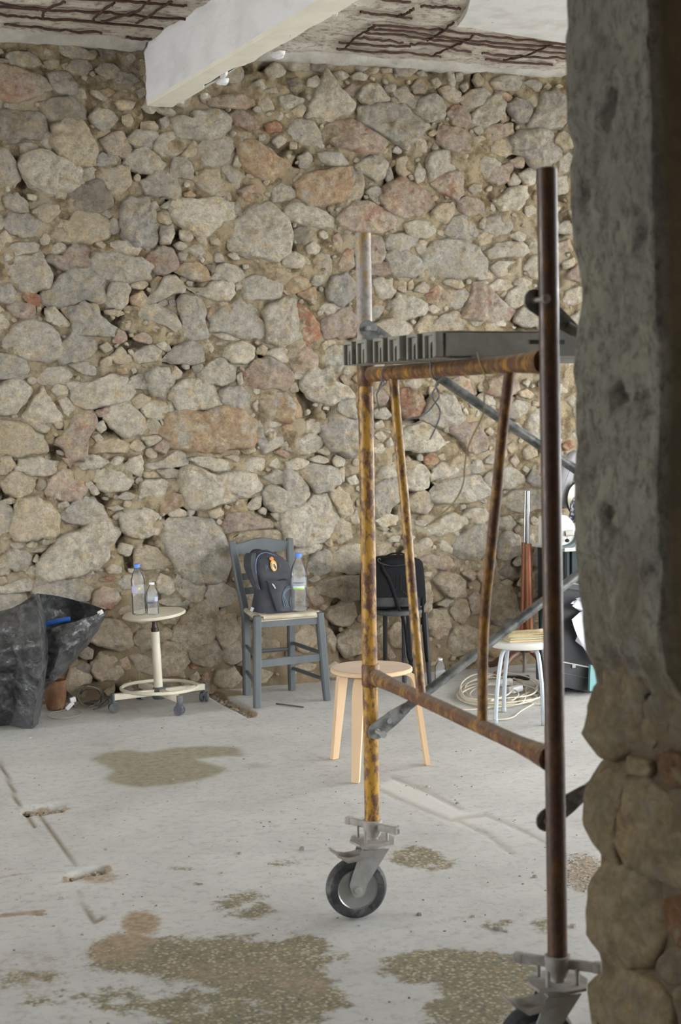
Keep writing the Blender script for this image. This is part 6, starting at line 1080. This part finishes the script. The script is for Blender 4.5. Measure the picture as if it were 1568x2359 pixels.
# white machine on a shelf unit
YM = 7.9
def T(x, y, dy=0.0): return onY(x, y, YM + dy)
cab = thing('work_table', 'dark green table with a white top behind the near scaffold post', 'table', onz(1330, 1590) * np.array((1, 0, 0)) + np.array((0, YM, 0)))
zt2 = float(T(1320, 1266)[2])
xL, xR = T(1283, 1266)[0], T(1440, 1266)[0]
MB().box(((xL + xR) / 2, YM + .12, zt2 + .010), (xR - xL, .42, .022), None, .004).build('table_top', wpl, cab)
gr = mat('dark_green_panel', (.018, .03, .03), .6)
MB().box(((xL + .05 + xR) / 2, YM + .12, zt2 - .2), (xR - xL - .08, .36, .40), None, .004).build('cabinet', gr, cab)
for x in (xL + .04, xR - .04):
    for y in (YM - .04, YM + .28): MB().tube([(x, y, 0), (x, y, zt2 - .001)], [.013, .018], 10).build('leg', gr, cab)
mc = thing('white_machine', 'white moulded machine with a lamp barrel and a black knob on the table', 'machine', (T(1320, 1258)[0], YM + .05, zt2 + .021)); whm = mat('white_casing', (.66, .65, .60), .4); slate = mat('slate_base', (.10, .13, .135), .45)
ol = [(1270, 1262), (1270, 1195), (1290, 1186), (1304, 1188), (1316, 1198), (1324, 1212), (1330, 1230), (1332, 1244), (1328, 1256), (1315, 1262)]
MB().prism([T(x, y, -.06) for x, y in ol], (0, .16, 0)).build('casing', whm, mc, angle=40)
MB().tube(spline([T(x, y, -.07) for x, y in ((1268, 1264), (1298, 1262), (1316, 1256), (1327, 1244), (1331, 1228), (1336, 1222))], 5), .016, 12).build('base_curve', slate, mc)
MB().lathe(T(1302, 1229, -.065), [(.017, 0), (.019, .004), (.019, .045), (.015, .047)], (1, -.4, .12), 20).build('lamp_barrel', whm, mc)
MB().lathe(T(1303, 1229, -.068), [(.0145, -.002), (.0145, .003)], (-1, .4, -.12), 20).build('lens', black, mc)
MB().tube([T(1306, 1234, -.09), T(1306, 1242, -.09)], .003, 8).build('knob_stem', edge, mc); MB().lathe(T(1306, 1246, -.09), [(.006, .012), (.013, .006), (.013, -.004), (.007, -.008)], n=16).build('knob', black, mc)
MB().lathe(T(1288, 1253, -.12), [(.012, 0), (.02, .004), (.021, .03), (.016, .036)], (-.6, -.6, .3), 20).build('dial', whm, mc)
mr_ = thing('round_mirror', 'oval cream faced mirror in a thin dark frame above the white machine', 'mirror', (T(1330, 1150)[0], YM + .2, zt2 + .022)); 
ring_ = [T(1333 + 28 * math.cos(a), 1150 + 40 * math.sin(a), .16) for a in np.linspace(0, 2 * math.pi, 40, endpoint=False)]
MB().prism(ring_, (0, .01, 0)).build('mirror_face', mat('cream_face', (.62, .59, .48), .5), mr_); MB().tube(ring_, .006, 8, closed=True).build('mirror_frame', black, mr_); MB().tube([T(1333, 1190, .16), (T(1333, 1190, .16)[0], YM + .2, zt2 + .022)], .01, 8).build('mirror_stem', black, mr_)
scm = mat('patterned_cloth', (.035, .04, .055), .8, col2=(.34, .35, .37), scale=42, lo=.52, hi=.56)
rows = [[T(xl + (xr - xl) * s_, y, .08 - .02 * math.sin(s_ * 7 + y)) for s_ in np.linspace(0, 1, 8)] for y, xl, xr in ((1146, 1322, 1350), (1160, 1314, 1352), (1178, 1313, 1352), (1192, 1311, 1350), (1204, 1310, 1350))]
o = MB().grid(rows).build('patterned_scarf', scm, None, loc=rows[-1][3]); md = o.modifiers.new('thick', 'SOLIDIFY'); md.thickness = .004; setp(o, 'black and white patterned cloth hanging before the oval mirror', 'cloth')
plm = mat('grey_plastic_shade', (.27, .265, .27), .55, col2=(.22, .215, .22), scale=4)
sh = thing('folded_shade', 'grey folded shade leaning up beside the pier', 'shade', T(1300, 1120, .2)); rows = []
for (x, y, hw) in ((1284, 1160, 24), (1290, 1130, 21), (1300, 1100, 19), (1312, 1070, 17), (1322, 1050, 14), (1329, 1040, 7)):
    rows.append([T(x + hw * u * .95, y + hw * u * .5, .2 - .03 * math.cos(u * 1.6)) for u in np.linspace(-1, 1, 9)])
o = MB().grid(rows).build('shade_panel', plm, sh); md = o.modifiers.new('thick', 'SOLIDIFY'); md.thickness = .012
MB().tube([T(1291, 1138, .16), T(1308, 1094, .16), T(1320, 1062, .16)], .002, 6).build('shade_crease', flatcol('shade_crease', (.13, .13, .135)), sh)
MB().prism([T(1285, 1090, .22), T(1318, 1100, .22), T(1322, 1170, .22), T(1285, 1172, .22)], (0, .03, 0)).build('shade_backing', flatcol('dark_backing', (.045, .045, .055)), sh)
# ------------------------------------------------------------------ crumbs, gravel and rubble on the floor
deb, gvm = MB(), MB()
def pebble(b, x, y, z, r_):
    n_ = 6; ph = random.random() * 6; f = random.uniform(.5, .9)
    ring1 = [(x + r_ * random.uniform(.75, 1.1) * math.cos(ph + k * 6.283 / n_), y + r_ * random.uniform(.75, 1.1) * math.sin(ph + k * 6.283 / n_), z) for k in range(n_)]
    ring2 = [(x + (a - x) * .7, y + (c - y) * .7, z + r_ * f) for a, c, _ in ring1]
    b.add(ring1 + ring2 + [(x, y, z + r_ * f * 1.2)], [[k, (k + 1) % n_, n_ + (k + 1) % n_, n_ + k] for k in range(n_)] + [[n_ + k, n_ + (k + 1) % n_, 2 * n_] for k in range(n_)])
random.seed(11)
for _ in range(300):
    x, y = random.uniform(0, 1330), random.uniform(1640, 2359); q = onz(x, y); pebble(deb, q[0], q[1], -.003, random.choice((.003, .004, .004, .005, .006)))
for x, y, r_ in ((697, 1957, .014), (70, 1699, .01), (140, 2070, .01), (1117, 1998, 0), (1320, 2134, .014), (965, 2107, .012), (1090, 2111, .01), (1150, 2141, .014), (1140, 2138, .012), (1165, 2145, .01), (551, 1966, .009), (622, 1893, .008), (880, 1898, .006), (1232, 2020, .01), (172, 1924, .007), (243, 1957, .007), (985, 1812, .012), (1053, 1850, .01), (690, 2300, .008), (600, 2100, .007)):
    if r_: q = onz(x, y); pebble(deb, q[0], q[1], -.003, r_)
for _ in range(150):
    t_ = random.random(); x, y = 486 + 95 * t_ + random.gauss(0, 5), 1592 + 52 * t_ + random.gauss(0, 4); q = onz(x, y); pebble(gvm, q[0], q[1], -.03, random.uniform(.006, .018))
for _ in range(60):
    x, y = random.gauss(100, 25), random.gauss(1863, 4); q = onz(x, y); pebble(gvm, q[0], q[1], -.028, random.uniform(.005, .014))
for _ in range(60):
    x, y = random.gauss(215, 28), random.gauss(2014, 6); q = onz(x, y); pebble(gvm, q[0], q[1], -.02, random.uniform(.005, .012))
o = deb.build('floor_crumbs', mat('dark_crumbs', (.20, .185, .16), .9, col2=(.34, .31, .27), scale=3), None, smooth=False); setp(o, 'scattered crumbs of mortar on the dusty floor', 'debris', kind='stuff')
o = gvm.build('rubble', mat('earthy_rubble', (.27, .22, .16), .95, col2=(.36, .31, .24), scale=9), None, smooth=False); setp(o, 'earthy rubble in the broken gaps of the floor', 'debris', kind='stuff')
gv2 = MB()
for _ in range(900):
    a = random.uniform(0, 6.283); rr = math.sqrt(random.random()); x, y = 1335 + 72 * rr * math.cos(a), 2008 + 44 * rr * math.sin(a) + 10 * math.cos(a); q = onz(x, y); pebble(gv2, q[0], q[1], -.006, random.uniform(.003, .008))
o = gv2.build('gravel_patch', mat('grey_gravel', (.21, .185, .16), .85, col2=(.42, .39, .35), scale=60, lo=.48, hi=.54), None, smooth=False); setp(o, 'patch of loose grey gravel on the floor behind the near scaffold post', 'gravel', kind='stuff')
